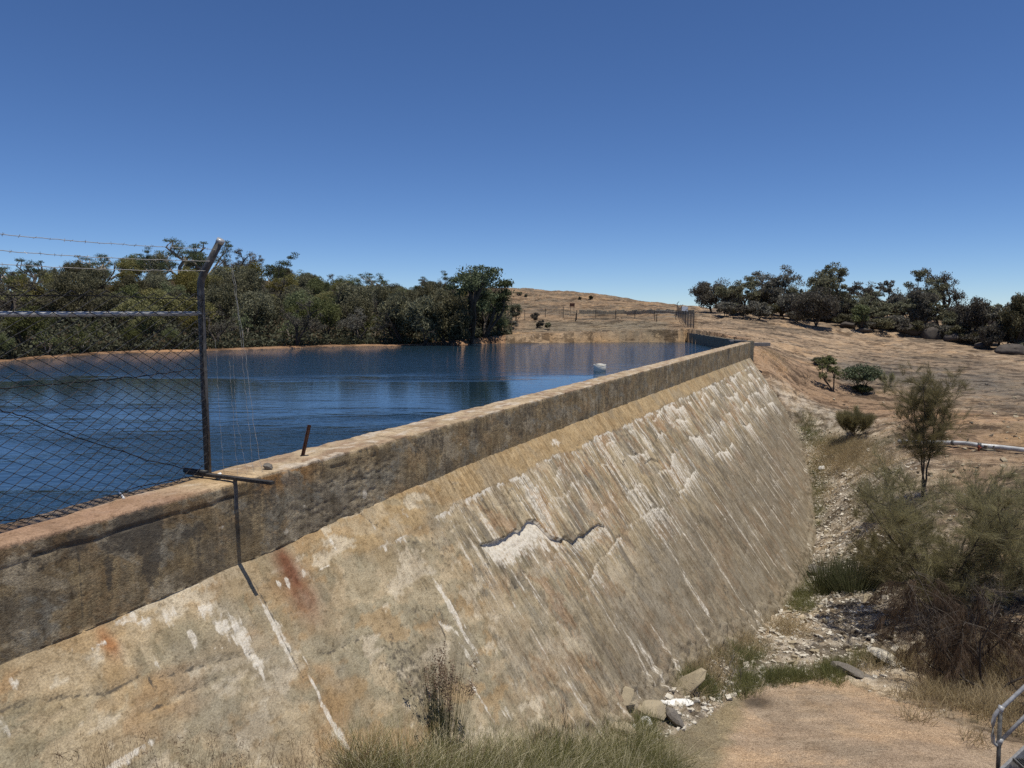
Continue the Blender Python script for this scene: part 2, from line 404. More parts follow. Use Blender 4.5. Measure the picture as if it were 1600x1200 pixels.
# lake bed and its banks
zz = np.where(INL, np.minimum(zz, -.72 - .16 * ds - 0.0), zz)
zz = np.where(INL & (dw < 6), np.minimum(zz, -2.5), zz)
shoreside = (~INL) & (seg_dist(xx, yy, shore) < 30) & (yy > 25) & (xx < 15.4) & ((xx - O2[0]) * N2[0] + (yy - O2[1]) * N2[1] < -.3)
zz = np.where(shoreside, np.maximum(zz, -.74 + np.clip(.07 * ds, 0, .9)), zz)
# keep the ground under the dam's body
fu = (xx - O2[0]) * T2[0] + (yy - O2[1]) * T2[1]; fn = (xx - O2[0]) * N2[0] + (yy - O2[1]) * N2[1]
facez = -hpar(fu) - fn / RUN
ub = np.array([b[0] for b in BASE][::-1]); sb = np.array([b[1] for b in BASE][::-1]); _o = np.argsort(ub); ub = ub[_o]; sb = sb[_o]
def sbase(u): return np.interp(u, ub, sb)
body = (fn > -.6) & (fn < RUN * sbase(fu) - .05) & (fu < U_END + .2) & (fu > -30)
zz = np.where(body, np.minimum(zz, facez - .35), zz)
def zt(x, y):
    """ground height at points"""
    x = np.atleast_1d(np.asarray(x, float)); y = np.atleast_1d(np.asarray(y, float))
    i = np.clip(np.searchsorted(GX, x) - 1, 0, len(GX) - 2); j = np.clip(np.searchsorted(GY, y) - 1, 0, len(GY) - 2)
    a = (x - GX[i]) / (GX[i + 1] - GX[i]); b = (y - GY[j]) / (GY[j + 1] - GY[j])
    return zz[i, j] * (1 - a) * (1 - b) + zz[i + 1, j] * a * (1 - b) + zz[i, j + 1] * (1 - a) * b + zz[i + 1, j + 1] * a * b
def on_ground(px, py, d0=3., d1=260.):
    """first ground point met by the sight line through a photo pixel"""
    r = ray(px, py); d = np.geomspace(d0, d1, 1500); k = d / r[1]
    X = r[0] * k; Y = r[1] * k; Z = EYE + r[2] * k; h = Z - zt(X, Y)
    i = np.argmax(h < 0)
    if h[i] >= 0: i = len(d) - 1
    return np.array([X[i], Y[i], float(zt(X[i], Y[i])[0])])
def at(px, d):
    """ground point at a column of the photo and a distance"""
    X = (px - 800) / F * d; return np.array([X, d, float(zt(X, d)[0])])

# ground colours: fixed to the place (bare granite, lichen, red earth, pale rubble, shore sand)
def mixc(a, b, m): return a * (1 - m[..., None]) + np.array(b) * m[..., None]
PX, PY = proj(xx, yy, zz)
ST = fbm(xx * .35 + yy * .12, yy * .9 - xx * .25, 41, 5, .6); ST2 = fbm(xx * .09, yy * .16, 43, 4); FN = fbm(xx * 1.7, yy * 2.3, 44, 4, .65)
gc = np.zeros(xx.shape + (3,)) + np.array([.42, .325, .235])
gc = mixc(gc, (.53, .43, .32), sstep(.0, .35, ST))
gc = mixc(gc, (.25, .205, .155), sstep(.08, .3, ST2 + .4 * FN) * .85)
gc = mixc(gc, (.17, .145, .12), sstep(.2, .42, -ST + .3 * FN) * .8)
ln = sstep(.06, .0, np.abs(fbm(xx * .07 + yy * .03, yy * .33 - xx * .03, 47, 6, .6))) * sstep(-.3, .1, FN + .3 * ST); ln2 = sstep(.05, .0, np.abs(fbm(xx * .16 + yy * .05, yy * .8 - xx * .08, 48, 6, .6))) * sstep(-.2, .2, ST2)
gc = mixc(gc, (.14, .12, .105), np.clip(ln * .8 + ln2 * .6, 0, .85))
# grey weathered belt on the right slope
belt = np.exp(-((PY - (575 + (PX - 1250) * .09)) / 26) ** 2) * sstep(1260, 1340, PX) * (yy < 75) * (yy > 30)
gc = mixc(gc, (.20, .185, .165), np.clip(belt * (.95 + ST * 1.2), 0, .95))
# dome over the water: browner, greyer
hill = sstep(60, 66, yy) * (PX < 1090)
gc = mixc(gc, (.30, .215, .14), hill * .6); gc = mixc(gc, (.21, .185, .15), hill * sstep(-.1, .3, ST2 * 1.4 + FN * .8) * .75)
grey_slab = hill * sstep(522, 515, PY) * sstep(498, 505, PY) * sstep(800, 850, PX) * sstep(1060, 1030, PX)
gc = mixc(gc, (.26, .24, .19), grey_slab * .7)
tide = hill * (ds < 40) * sstep(-.02, -.16, zz + ST * .12) * sstep(775, 800, PX)
gc = mixc(gc, (.60, .42, .235), tide)
gc = mixc(gc, (.16, .125, .09), hill * (zz < -.6) * .7)
sand = sstep(12, 5, ds) * (PX < 790) * (yy > 25) * (yy < 90)
gc = mixc(gc, (.42, .27, .17), sand * .9)
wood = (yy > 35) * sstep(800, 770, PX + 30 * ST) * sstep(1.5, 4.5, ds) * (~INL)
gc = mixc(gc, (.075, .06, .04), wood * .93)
# red earth beside the dam end, pale rubble in the gully
dirt = sstep(9, 3, seg_dist(xx, yy, [(16.5, 50), (19, 45), (20, 40), (19, 34)]) + ST * 4)
gc = mixc(gc, (.42, .285, .19), dirt * .55)
gc = mixc(gc, (.44, .385, .30), gul * .85)
gc = mixc(gc, (.66, .62, .55), gul * sstep(-.2, .15, FN) * .75); gc = mixc(gc, (.19, .155, .115), gul * sstep(.12, .4, -FN + L3 * .3) * .8)
bank = sstep(4, 9, gd) * sstep(13, 9, gd) * (yy > 14) * (yy < 36)
gc = mixc(gc, (.36, .28, .185), bank * .6)
# near outcrop
outk = np.where(outm, 1., 0.)
oc = np.zeros(xx.shape + (3,)) + np.array([.55, .445, .345]); oc = mixc(oc, (.49, .41, .325), sstep(-.1, .3, fbm(xx * .7, yy * 1.2, 51, 4)))
oc = mixc(oc, (.34, .27, .20), sstep(.1, .35, fbm(xx * 1.4 + 3, yy * 3., 52, 5)) * .5)
green = sstep(1180, 1150, PX + 25 * FN + (PY - 1100) * .4) * outk
oc = mixc(oc, (.32, .29, .205), green * .9)
dk = np.exp(-(((PX - 1183) / 22) ** 2 + ((PY - 1097) / 10) ** 2)) ; oc = mixc(oc, (.10, .085, .07), np.clip(dk * 1.2, 0, .85) * sstep(-.3, .2, FN + .2))
gc = gc * (1 - outk[..., None]) + oc * outk[..., None]
gc *= (1 + .18 * FN)[..., None]
gc = np.clip(gc * np.array([.98, .935, .87]), .02, .9)

def ground_mat():
    t = NT('ground_granite'); c = t.attr('col'); om = t.sep(t.attr('rockmask'))[0]; inv = t.math('SUBTRACT', 1., t.math('MULTIPLY', om, .9)); MU = lambda v: t.math('MULTIPLY', v, inv); co = t.coord('pos')
    n1 = t.noise(co, 1.6, 6, .65); n0 = t.noise(t.coord('pos', (.22, .30, .3)), 1.0, 9, .68, .6); n5 = t.noise(t.coord('pos', (.5, 1.1, .6)), 1.0, 9, .72, .4); n2 = t.noise(co, 11, 6, .7); n3 = t.noise(co, 60, 3, .7); n6 = t.noise(co, 24, 5, .8); cs = t.coord('pos', (.5, 2.2, 1.5)); n4 = t.noise(cs, 2.2, 7, .7)
    c = t.mix(MU(t.ramp(n0, .50, .60, 0, .62)), c, t.mix(1, c, (.52, .53, .55), 'MULTIPLY')); c = t.mix(t.ramp(n0, .47, .38, 0, .6), c, t.mix(1, c, (1.3, 1.2, 1.05), 'MULTIPLY'))
    c = t.mix(MU(t.ramp(n5, .50, .57, 0, .9)), c, t.mix(1, c, (.36, .35, .35), 'MULTIPLY'))
    c = t.mix(t.ramp(n1, .3, .7, 0, .5), c, t.mix(1, c, (.62, .58, .55), 'MULTIPLY'))
    c = t.mix(MU(t.ramp(n4, .52, .66, 0, .8)), c, t.mix(1, c, (.48, .45, .43), 'MULTIPLY'))
    c = t.mix(t.ramp(n4, .46, .3, 0, .5), c, t.mix(1, c, (1.35, 1.3, 1.22), 'MULTIPLY'))
    c = t.mix(t.ramp(n2, .5, .7, 0, .6), c, t.mix(1, c, (.55, .52, .5), 'MULTIPLY'))
    c = t.mix(t.ramp(n3, .35, .65, .0, 1), t.mix(1, c, (.72, .70, .68), 'MULTIPLY'), t.mix(1, c, (1.25, 1.25, 1.25), 'MULTIPLY'))
    c = t.mix(t.math('MULTIPLY', om, t.ramp(n6, .50, .62, 0, .75)), c, t.mix(1, c, (.60, .55, .50), 'MULTIPLY')); c = t.mix(t.math('MULTIPLY', om, t.ramp(n6, .46, .36, 0, .5)), c, t.mix(1, c, (1.35, 1.3, 1.2), 'MULTIPLY'))
    h = t.math('ADD', t.math('MULTIPLY', n2, .5), t.math('ADD', t.math('MULTIPLY', n4, 1.0), t.math('MULTIPLY', n5, 1.6))); b = t.bump(h, .9, .14); b = t.bump(n3, .6, .012, b)
    return t.done(c, .93, b, spec=.15)
V = np.stack([xx, yy, zz], -1).reshape(-1, 3)
tag(mk('ground', V, grid_faces(len(GX), len(GY)), ground_mat(), smooth=True, cols={'col': gc.reshape(-1, 3), 'rockmask': outk.reshape(-1)}), 'bare weathered granite and red earth around the dam', 'ground', kind='structure')

# ------------------------------------------------------------------ water
def water_mat():
    t = NT('water'); co = t.coord('pos', (.8, 1.9, 1.)); a = t.noise(co, 1.7, 3, .55); b = t.noise(co, 5.5, 3, .6); big = t.noise(t.coord('pos', (.035, .06, 1)), 1, 3, .5)
    h = t.math('ADD', t.math('MULTIPLY', a, 1.0), t.math('MULTIPLY', b, .38))
    yp = t.n('ShaderNodeSeparateXYZ'); t.link(t.n('ShaderNodeNewGeometry').outputs['Position'], yp.inputs[0])
    yw = t.math('ADD', yp.outputs[1], t.math('ADD', t.math('MULTIPLY', t.math('SUBTRACT', big, .5), 34.), t.math('MULTIPLY', t.math('SUBTRACT', t.noise(t.coord('pos', (.16, .5, 1)), 1, 4, .6), .5), 16.))); yw = t.math('ADD', yw, t.math('MULTIPLY', yp.outputs[0], -.10))
    h = t.math('MULTIPLY', h, t.math('ADD', t.ramp(yw, 26., 36., .05, 1.05), t.ramp(yw, 16., 8., 0., .6)))
    return t.done((.012, .030, .046), .04, t.bump(h, 1.0, .12), spec=.5)
wx = np.array([-160, -60, -20, -5, 5, 15.5, 16]); wy = np.array([-30, 0, 20, 40, 60, 66])
wm = MB(); 
poly = [tuple(P0), tuple(P1), SIDE[0], (15.4, 66.5), (-5, 67), (-40, 62), (-90, 50), (-90, -30)]
wv = np.array([(x, y, -.75) for x, y in poly]); cen = np.array([[-15, 35, -.75]])
wtr = [(i, (i + 1) % len(poly), len(poly)) for i in range(len(poly))]
tag(mk('water', np.concatenate([wv, cen]), [np.array(wtr)], water_mat()), 'dark blue rippled reservoir water behind the dam', 'water', kind='structure')

# ------------------------------------------------------------------ the dam
def dam_mat(name, para=False):
    t = NT(name); c = t.attr('col'); k = t.sep(t.attr('mask'))        # R white lime, G streak strength, B dark grime
    uv = t.coord('uv'); st = t.noise(t.coord('uv', (7.5, .8, 1)), 1.0, 8, .75, .2); stf = t.noise(t.coord('uv', (22, 1.9, 1)), 1.0, 8, .78, .2)
    n1 = t.noise(uv, 2.6, 7, .65, .3); n2 = t.noise(uv, 14, 6, .7); n3 = t.noise(uv, 55, 4, .7); pit = t.vor(uv, 26)
    c = t.mix(t.ramp(n1, .38, .66, 0, .75), c, t.mix(1, c, (.68, .64, .58), 'MULTIPLY'))
    c = t.mix(t.math('MULTIPLY', t.ramp(st, .49, .57), t.math('MULTIPLY', k[1], .65)), c, t.mix(1, c, (.55, .51, .46), 'MULTIPLY'))
    c = t.mix(t.math('MULTIPLY', t.ramp(stf, .52, .60), t.math('MULTIPLY', k[1], .6)), c, t.mix(1, c, (1.45, 1.42, 1.36), 'MULTIPLY'))
    c = t.mix(t.math('MULTIPLY', t.ramp(stf, .48, .40), t.math('MULTIPLY', k[1], .5)), c, t.mix(1, c, (.55, .52, .48), 'MULTIPLY'))
    c = t.mix(t.ramp(n2, .5, .64, 0, .75), c, t.mix(1, c, (.55, .53, .50), 'MULTIPLY'))
    c = t.mix(t.ramp(n3, .36, .64), t.mix(1, c, (.80, .79, .78), 'MULTIPLY'), t.mix(1, c, (1.16, 1.16, 1.15), 'MULTIPLY'))
    # lime: mask pushed through the streak noise so that its edge breaks into runs
    edge = t.math('ADD', t.math('MULTIPLY', t.math('SUBTRACT', stf, .5), 1.1), t.math('MULTIPLY', t.math('SUBTRACT', n2, .5), .9))
    w = t.ramp(t.math('ADD', k[0], edge), .42, .82)
    c = t.mix(t.math('MULTIPLY', w, t.ramp(n2, .3, .62, .35, .92)), c, t.mix(t.ramp(n3, .3, .7), (.60, .54, .44), (.78, .73, .64)))
    g = t.ramp(t.math('ADD', k[2], t.math('MULTIPLY', t.math('SUBTRACT', n2, .5), 1.9)), .36, .85)
    c = t.mix(t.math('MULTIPLY', g, .82), c, (.085, .074, .06))
    if para:
        c = t.mix(t.ramp(t.noise(t.coord('uv', (5, .9, 1)), 1, 5, .7), .5, .7, 0, .5), c, t.mix(1, c, (.5, .47, .43), 'MULTIPLY'))
        c = t.mix(t.ramp(pit, .12, .04, 0, .7), c, (.05, .045, .04))
    h = t.math('ADD', t.math('MULTIPLY', n2, .6), t.math('MULTIPLY', n3, .22)); h = t.math('ADD', h, t.math('MULTIPLY', t.math('MULTIPLY', stf, k[1]), .45))
    h = t.math('ADD', h, t.math('MULTIPLY', n1, .7))
    return t.done(c, .93, t.bump(h, .75, .035), spec=.15)

dam = thing('dam_wall', 'long weathered concrete dam wall with vertical parapet and streaked sloping face', 'dam', (0, 0, 0))
u_ = spaced([(1.5, 5, .1, .03), (5, 16, .022, .026), (16, 48.6, .03, .07)])
s_ = spaced([(-.02, 3.6, .024, .024), (3.6, 7.0, .026, .05)])
U, S = np.meshgrid(u_, s_, indexing='ij')
LIP = [(748, 850), (768, 846), (790, 838), (806, 826), (812, 830), (824, 812), (836, 812), (850, 826), (862, 839), (878, 842), (882, 836), (896, 846), (906, 834), (912, 836), (922, 826), (934, 818), (944, 822)]
lp = np.array([face_uv(x, y) for x, y in LIP]); lo = np.argsort(lp[:, 0]); LU, LS = lp[lo, 0], lp[lo, 1]; u0_, u1_ = LU.min(), LU.max()
ragl = .018 * fbm(u_ * 9, u_ * 0, 66, 3); lipext = np.interp(u_, LU, LS) + ragl; s0_ = LS.mean(); j0 = int(np.argmin(np.abs(s_ - s0_))); tapr = sstep(u0_ - 1.2, u0_, u_) * sstep(u1_ + 1.2, u1_, u_)
S = S + ((lipext - s_[j0]) * tapr)[:, None] * sstep(1.0, 0, np.abs(S - s_[j0]))
inl_ = (u_ > u0_ - .1) & (u_ < u1_ + .1); S[inl_, j0 + 1] = S[inl_, j0] + .005
def crackd(pts, fn=face_uv): return seg_dist(U, S, [fn(x, y) for x, y in pts])
jit = fbm(U * 1.1, S * 1.1, 61, 4)
big = fbm(U * .45, S * .5, 62, 4); mid = fbm(U * 1.3, S * 1.1, 63, 5); fin = fbm(U * 5, S * 4, 64, 5, .6); strk = fbm(U * 9, S * .9, 65, 4)
fc = np.zeros(U.shape + (3,)) + np.array([.385, .315, .205])
fc = mixc(fc, (.30, .265, .185), sstep(-.15, .2, mid))
fc = mixc(fc, (.47, .40, .28), sstep(.02, .35, strk + .5 * big))
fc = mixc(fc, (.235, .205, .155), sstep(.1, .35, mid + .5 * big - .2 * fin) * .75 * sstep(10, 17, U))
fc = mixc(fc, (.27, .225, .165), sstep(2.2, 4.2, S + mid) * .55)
# broad smooth grey-olive render on the near panel, ochre bands at the top
fc = mixc(fc, (.355, .315, .225), sstep(14, 10.5, U + mid * 2) * sstep(.35, .8, S + mid * .5) * .7)
och = sstep(.50, .22, S + .25 * mid) * sstep(8.3, 9.0, U) * sstep(26, 17, U)
fc = mixc(fc, (.44, .31, .17), och * .7)
fc = mixc(fc, (.50, .39, .25), sstep(.4, .15, S + .2 * mid) * (1 - sstep(8.3, 9, U)) * .7)
fc = mixc(fc, (.44, .30, .17), sstep(9.6, 8.4, U + mid) * sstep(.1, .45, fbm(U * .9, S * 2.2, 70, 4) + .12) * .75)
WM = np.zeros(U.shape); GR = np.zeros(U.shape); disp = np.zeros(U.shape)
SK = .15 + .85 * sstep(9.5, 13, U + mid * 2)
# each pour took its own tone and roughness
LIFT = np.array([.52, .98, 1.55, 2.15, 2.8, 3.5, 4.3, 5.2]); row = np.searchsorted(LIFT, (S + .16 * jit + .06 * fin + .10 * np.sin(U * .8)).ravel()).reshape(S.shape)
cell = np.floor((U + .12 * fin + .5 * jit + .25 * np.sin(S * 2.3)) / np.interp(U, [0, 16, 48], [1.1, 1.5, 2.6]) + .43 * row); tone = _hash(cell, row, 91); far_ = sstep(9, 14, U + mid)
fc *= (1 + (.34 * tone - .17) * far_)[..., None]
def patch(sd, lo, hi, su=.9, sv=1.5): return sstep(lo, hi, fbm(U * su + .25 * fin, S * sv + .25 * fin, sd, 6, .62))
fc = mixc(fc, (.47, .39, .27), patch(192, .10, .2) * far_ * (.35 + .5 * (_hash(cell, row, 92) > .5))); fc = mixc(fc, (.20, .18, .15), patch(193, .10, .24, 1.2, 1.1) * far_ * (.3 + .5 * (_hash(cell, row, 93) > .55)))
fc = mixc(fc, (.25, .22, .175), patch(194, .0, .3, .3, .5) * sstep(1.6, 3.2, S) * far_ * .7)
SK = SK * np.where(far_ > .5, .35 + .75 * _hash(cell, row, 94), 1)
fc = mixc(fc, (.50, .41, .27), sstep(.0, .35, fbm(U * .35, S * .9, 95, 4)) * sstep(1.6, .3, S) * sstep(14, 20, U) * .8)
# casting lifts: a lime fringe hangs under each lift edge, stronger to the far end
for k, s0 in enumerate([.52, .98, 1.55, 2.15, 2.8, 3.5, 4.3, 5.2]):
    stepn = np.floor(U / 1.9 + .5 * k); off = (_hash(stepn, np.full_like(stepn, k), 77) - .5) * .34
    e = S - (s0 + .45 * off + .16 * jit + .10 * np.sin(U * .8) * -1 + .07 * fbm(U * 5, U * 0 + k, 76, 4)); on = np.clip(.5 + 1.1 * fbm(U * .55 + 13 * k, U * 0 + S * .1, 78, 3), 0, 1)
    length = .10 + .75 * _hash(np.floor(U * 11 + fin * .5), np.full_like(U, k), 79) ** 2 * (.4 + on)
    amt = sstep(.42, .62, on) * sstep(9, 15, U) * (1 if k < 4 else .55)
    fr = np.where((e > 0), np.exp(-np.maximum(e, 0) / length), 0) * amt
    WM = np.maximum(WM, fr * (.66 + .34 * sstep(16, 30, U)))
    disp += -.012 * np.exp(-(e / .02) ** 2) * (on > .2) * sstep(8, 14, U)
    GR = np.maximum(GR, np.exp(-(e / .012) ** 2) * .5 * (on > .45) * sstep(9, 14, U))
WM = np.maximum(WM, .62 * sstep(.05, .38, fbm(U * 2.6, S * .9, 81, 4)) * sstep(12, 22, U) * sstep(3.4, 2.2, S))
# long runs: cream, grey and white, each a few centimetres wide and up to metres long
lr1 = fbm(U * 4.5, S * .38, 301, 5, .62); lr2 = fbm(U * 6.5 + 30, S * .5, 302, 5, .65); lr3 = fbm(U * 12, S * .8, 303, 5, .65); rp = fbm(U * .5, S * .6, 304, 4); fr_ = sstep(9.5, 12.5, U + mid)
fc = mixc(fc, (.52, .44, .31), sstep(.10, .20, lr1) * fr_ * .65); fc = mixc(fc, (.19, .17, .14), sstep(.12, .22, lr2) * fr_ * .7); fc = mixc(fc, (.33, .22, .13), sstep(.2, .3, -lr1) * fr_ * .45)
WM = np.maximum(WM, .72 * sstep(.16, .30, lr3 + .35 * rp) * fr_ * sstep(4.5, 2.0, S)); WM = np.maximum(WM, .62 * sstep(.20, .32, lr1 + .45 * rp) * fr_)
for sd, colr, am, lo_ in [(311, (.40, .27, .16), .6, .12), (312, (.57, .50, .38), .6, .14), (313, (.16, .145, .12), .6, .16), (314, (.34, .20, .11), .5, .22)]:
    fc = mixc(fc, colr, sstep(lo_, lo_ + .06, fbm(U * .8 + .3 * fin, S * .9 + .3 * fin, sd, 7, .68)) * fr_ * am)
# smooth ochre apron under the parapet with a white ragged hem
sbm = .40 + .12 * fbm(U * .6, U * 0, 305, 4) + .06 * fbm(U * 4, U * 0, 306, 3); ap = sstep(.03, -.03, S - sbm) * sstep(8.8, 10, U) * sstep(48, 30, U)
fc = mixc(fc, (.45, .335, .19), ap * .8); WM *= (1 - .8 * ap); GR *= (1 - .8 * ap); hem = np.exp(-np.maximum(S - sbm, 0) / (.05 + .16 * _hash(np.floor(U * 12), np.floor(U * 0), 307))) * (S > sbm - .01); WM = np.maximum(WM, .9 * hem * sstep(-.25, .1, fbm(U * 1.3, U * 0, 308, 3)) * sstep(9, 11, U))
disp += ap * .012
# block joints running down the face
for k in range(1, 24):
    uj = 13 + k * 1.55 + .35 * math.sin(k * 2.1); sj = .6 + (k * .37 % 1.2)
    GR = np.maximum(GR, .42 * np.exp(-((U - uj - .03 * fin) / .016) ** 2) * (S > sj) * (S < sj + 1.6))
# grey-black lichen patches under the lifts
GR = np.maximum(GR, sstep(.0, .5, fbm(U * .8 + 9, S * 1.6, 83, 6, .75)) * sstep(9.5, 13, U) * .62 * (.6 + .5 * (_hash(cell, row, 96) > .45)))
for (x, y, rx, ry, a) in [(640, 1050, .5, .55, .62), (690, 860, .35, .3, .5), (645, 850, .2, .2, .5), (760, 720 + 20, .4, .25, .3), (1140, 640, .9, .25, .6), (1080, 690, .6, .25, .5)]:
    cu, cs = face_uv(x, y); GR = np.maximum(GR, a * np.exp(-((U - cu) / rx) ** 2 - ((S - cs) / ry) ** 2) * (1 + .6 * fin))
FI2 = fbm(U * 11, S * 7, 97, 5, .65); ST3 = fbm(U * 24, S * 2.2, 98, 4, .6)
# single lime patches and runs, traced by (pixel, radius along, length down)
for (x, y, ru, rs, a) in [(240, 1030, .04, .09, .9), (232, 1003, .03, .03, 0), (200, 965, .13, .06, .85), (225, 970, .09, .05, .8), (300, 995, .05, .13, .9), (262, 958, .10, .12, .7), (155, 1008, .1, .05, .8), (115, 1010, .05, .03, .6), (335, 1012, .03, .02, .9), (347, 1011, .02, .02, .9), (345, 975, .11, .16, .98), (375, 990, .12, .33, .98),
                          (395, 1020, .08, .35, .95), (322, 950, .14, .10, .8), (20, 1065, .05, .06, .7), (205, 1053, .04, .02, .8), (293, 1025, .10, .02, .8), (425, 965, .08, .30, .95), (440, 1000, .07, .3, .85), (437, 912, .045, .07, 1), (449, 906, .05, .09, 1), (475, 893, .06, .10, .85), (516, 843, .06, .06, .9), (524, 857, .03, .04, .9), (505, 888, .14, .012, .9), (600, 855, .035, .06, 1),
                          (582, 820, .03, .2, .8), (630, 800, .08, .12, .6), (475, 1025, .02, .15, 1), (490, 1070, .03, .22, 1), (508, 1110, .05, .25, 1), (525, 1140, .07, .2, 1), (745, 1080, .05, .35, .9), (700, 940, .10, .55, .95), (722, 985, .11, .45, .8), (717, 975, .05, .1, 1), (790, 1110, .12, .12, .8), (730, 1020, .06, .2, .8),
                          (800, 860, .5, .16, 1.0), (850, 850, .2, .16, .95), (905, 850, .4, .14, .7), (865, 690, .35, .12, .8), (1010, 690, .28, .42, .8), (1045, 655, .5, .4, .75), (1075, 800, .25, .9, .55), (1190, 610, .9, .6, .75), (1130, 660, .6, .3, .7), (1215, 640, .9, .6, .7), (190, 1180 + 8, .4, .05, .95), (0, 1130, .05, .2, .7)]:
    if a <= 0: continue
    cu, cs = face_uv(x, y); du = (U - cu) / ru; dv = (S - cs) / rs; dv = np.where(dv < 0, dv * 1.4, dv * .8)
    q = np.maximum(0, 1.1 - np.sqrt(du ** 2 + dv ** 2) + .9 * FI2 + .5 * ST3)
    WM = np.maximum(WM, a * np.clip(q * 1.15, 0, .92))
# the near render has peeled in thin sheets: cream under-coat, grey-olive skin, each sheet a few mm thick
nearm = sstep(13.5, 11, U + mid)
for sd, lo, colr, am, st_ in [(201, .06, (.50, .41, .28), .75, .006), (202, .14, (.36, .315, .22), .55, .004), (203, .16, (.44, .31, .17), .6, .003), (204, .17, (.62, .55, .43), .8, .004)]:
    pn = fbm(U * 1.0 + .3 * mid, S * 2.4 - U * .35, sd, 6, .6); pm = sstep(lo, lo + .035, pn) * nearm; fc = mixc(fc, colr, pm * am); disp -= pm * st_
    GR = np.maximum(GR, .5 * np.exp(-((pn - lo) / .008) ** 2) * nearm * sstep(0, .2, fin))
# rust-red stain by the old outlet
for (x, y, ru, rs, a) in [(452, 890, .12, .3, .95), (470, 925, .24, .28, .7), (166, 1000, .06, .1, .8), (178, 1010, .05, .08, .6)]:
    cu, cs = face_uv(x, y); q = np.exp(-((U - cu) / ru) ** 2 - ((S - cs) / rs) ** 2); fc = mixc(fc, (.20, .085, .05) if x > 300 else (.38, .17, .07), np.clip(q * a * (1 + .8 * fin), 0, .9))
# the broken render: jagged lip, hollow below
lipS = np.where((U > u0_) & (U < u1_), np.broadcast_to(lipext[:, None], U.shape), 9.); e = S - lipS - .002
thick = .065 * np.interp(U, [lp[:, 0].min(), lp[:, 0].min() + .5, lp[:, 0].max() - .5, lp[:, 0].max()], [.5, 1, .75, .4])
disp += np.where(e > 0, -thick * np.exp(-np.maximum(e - .05, 0) / .30), np.where(e > -.5, .012 * np.exp(e / .3), 0))
ul = lp[:, 0].min(); WM = np.maximum(WM, np.where(e > .0, np.clip(1.25 * np.exp(-np.maximum(e - .10, 0) / .26) + .35 * FI2 + .3 * ST3, 0, 1) * np.interp(U, [ul - .1, ul + .2, ul + 2.0, ul + 2.3, ul + 3.0, 60], [0, 1, 1, .45, .6, .0]), 0))
CR = [([(685, 967), (697, 973), (706, 975), (713, 983)], .030), ([(985, 700), (1000, 712), (1008, 722), (1018, 716), (1030, 720)], .05), ([(968, 690), (978, 704), (990, 716)], .03)]
for pts, th in CR:
    p = np.array([face_uv(x, y) for x, y in pts]); o_ = np.argsort(p[:, 0]); l2 = np.interp(U, p[o_, 0], p[o_, 1], left=99, right=99); e2 = S - l2
    disp += np.where(e2 > 0, -th * np.exp(-e2 / .22), 0)
    if th < .04: WM = np.maximum(WM, np.where(e2 > 0, np.exp(-e2 / .15), 0))
for pts in [[(0, 1108), (60, 1098), (110, 1087), (170, 1082), (215, 1060)], [(215, 1030), (235, 1062), (245, 1075)], [(220, 1115), (265, 1098), (290, 1080), (320, 1072), (345, 1055)], [(250, 1060), (300, 1045), (350, 1030), (395, 1020)],
            [(500, 1022), (520, 1018), (545, 1005), (562, 998)], [(640, 960), (660, 950), (680, 955), (700, 1000)], [(395, 905), (420, 950), (450, 1010), (475, 1060)], [(655, 900), (675, 930), (692, 962), (700, 1010)], [(560, 800), (600, 830)],
            [(740, 880), (745, 905), (770, 920)], [(800, 925), (820, 905), (838, 895)], [(715, 1035), (735, 1038), (752, 1030)], [(1035, 630), (1060, 690), (1090, 740)], [(870, 650), (900, 700), (930, 760)]]:
    d = crackd(pts) + .012 * np.abs(fin); k = np.exp(-(d / .017) ** 2); GR = np.maximum(GR, .85 * k * sstep(-.5, .0, fin + .1)); disp -= .018 * np.exp(-(d / .018) ** 2)
disp += fin * .006 + mid * .02 + jit * .01 + strk * .006 * SK
# ragged foot, thrown-off concrete
foot = sbase(U) - S; rag = sstep(.7, .1, foot) * sstep(8, 12, U)
disp += rag * (np.abs(fbm(U * 3, S * 3, 90, 4)) * .30 - .04); fc = mixc(fc, (.42, .38, .31), rag * .5)
zz0 = -hpar(U) - S; nn = RUN * S
nrm = np.array([1 / math.hypot(1, RUN) * N2[0], 1 / math.hypot(1, RUN) * N2[1], RUN / math.hypot(1, RUN)])
Vx = O2[0] + U * T2[0] + nn * N2[0] + disp * nrm[0]; Vy = O2[1] + U * T2[1] + nn * N2[1] + disp * nrm[1]; Vz = zz0 + disp * nrm[2]
mask = np.stack([np.clip(WM, 0, 1), np.clip(SK, 0, 1), np.clip(GR, 0, 1)], -1)
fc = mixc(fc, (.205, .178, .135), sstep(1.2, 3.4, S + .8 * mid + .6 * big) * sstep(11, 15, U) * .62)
fc = mixc(fc, (.30, .27, .215), sstep(.0, .25, fbm(U * .7, S * .8 + 4, 321, 6, .65)) * .45)
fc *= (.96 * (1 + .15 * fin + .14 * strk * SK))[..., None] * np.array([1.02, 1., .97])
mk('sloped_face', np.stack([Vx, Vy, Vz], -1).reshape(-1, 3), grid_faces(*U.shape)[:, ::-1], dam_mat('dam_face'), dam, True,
   {'col': np.clip(fc, .02, .9).reshape(-1, 3), 'mask': mask.reshape(-1, 3)}, uv=np.stack([U, -S * 1.23], -1).reshape(-1, 2))

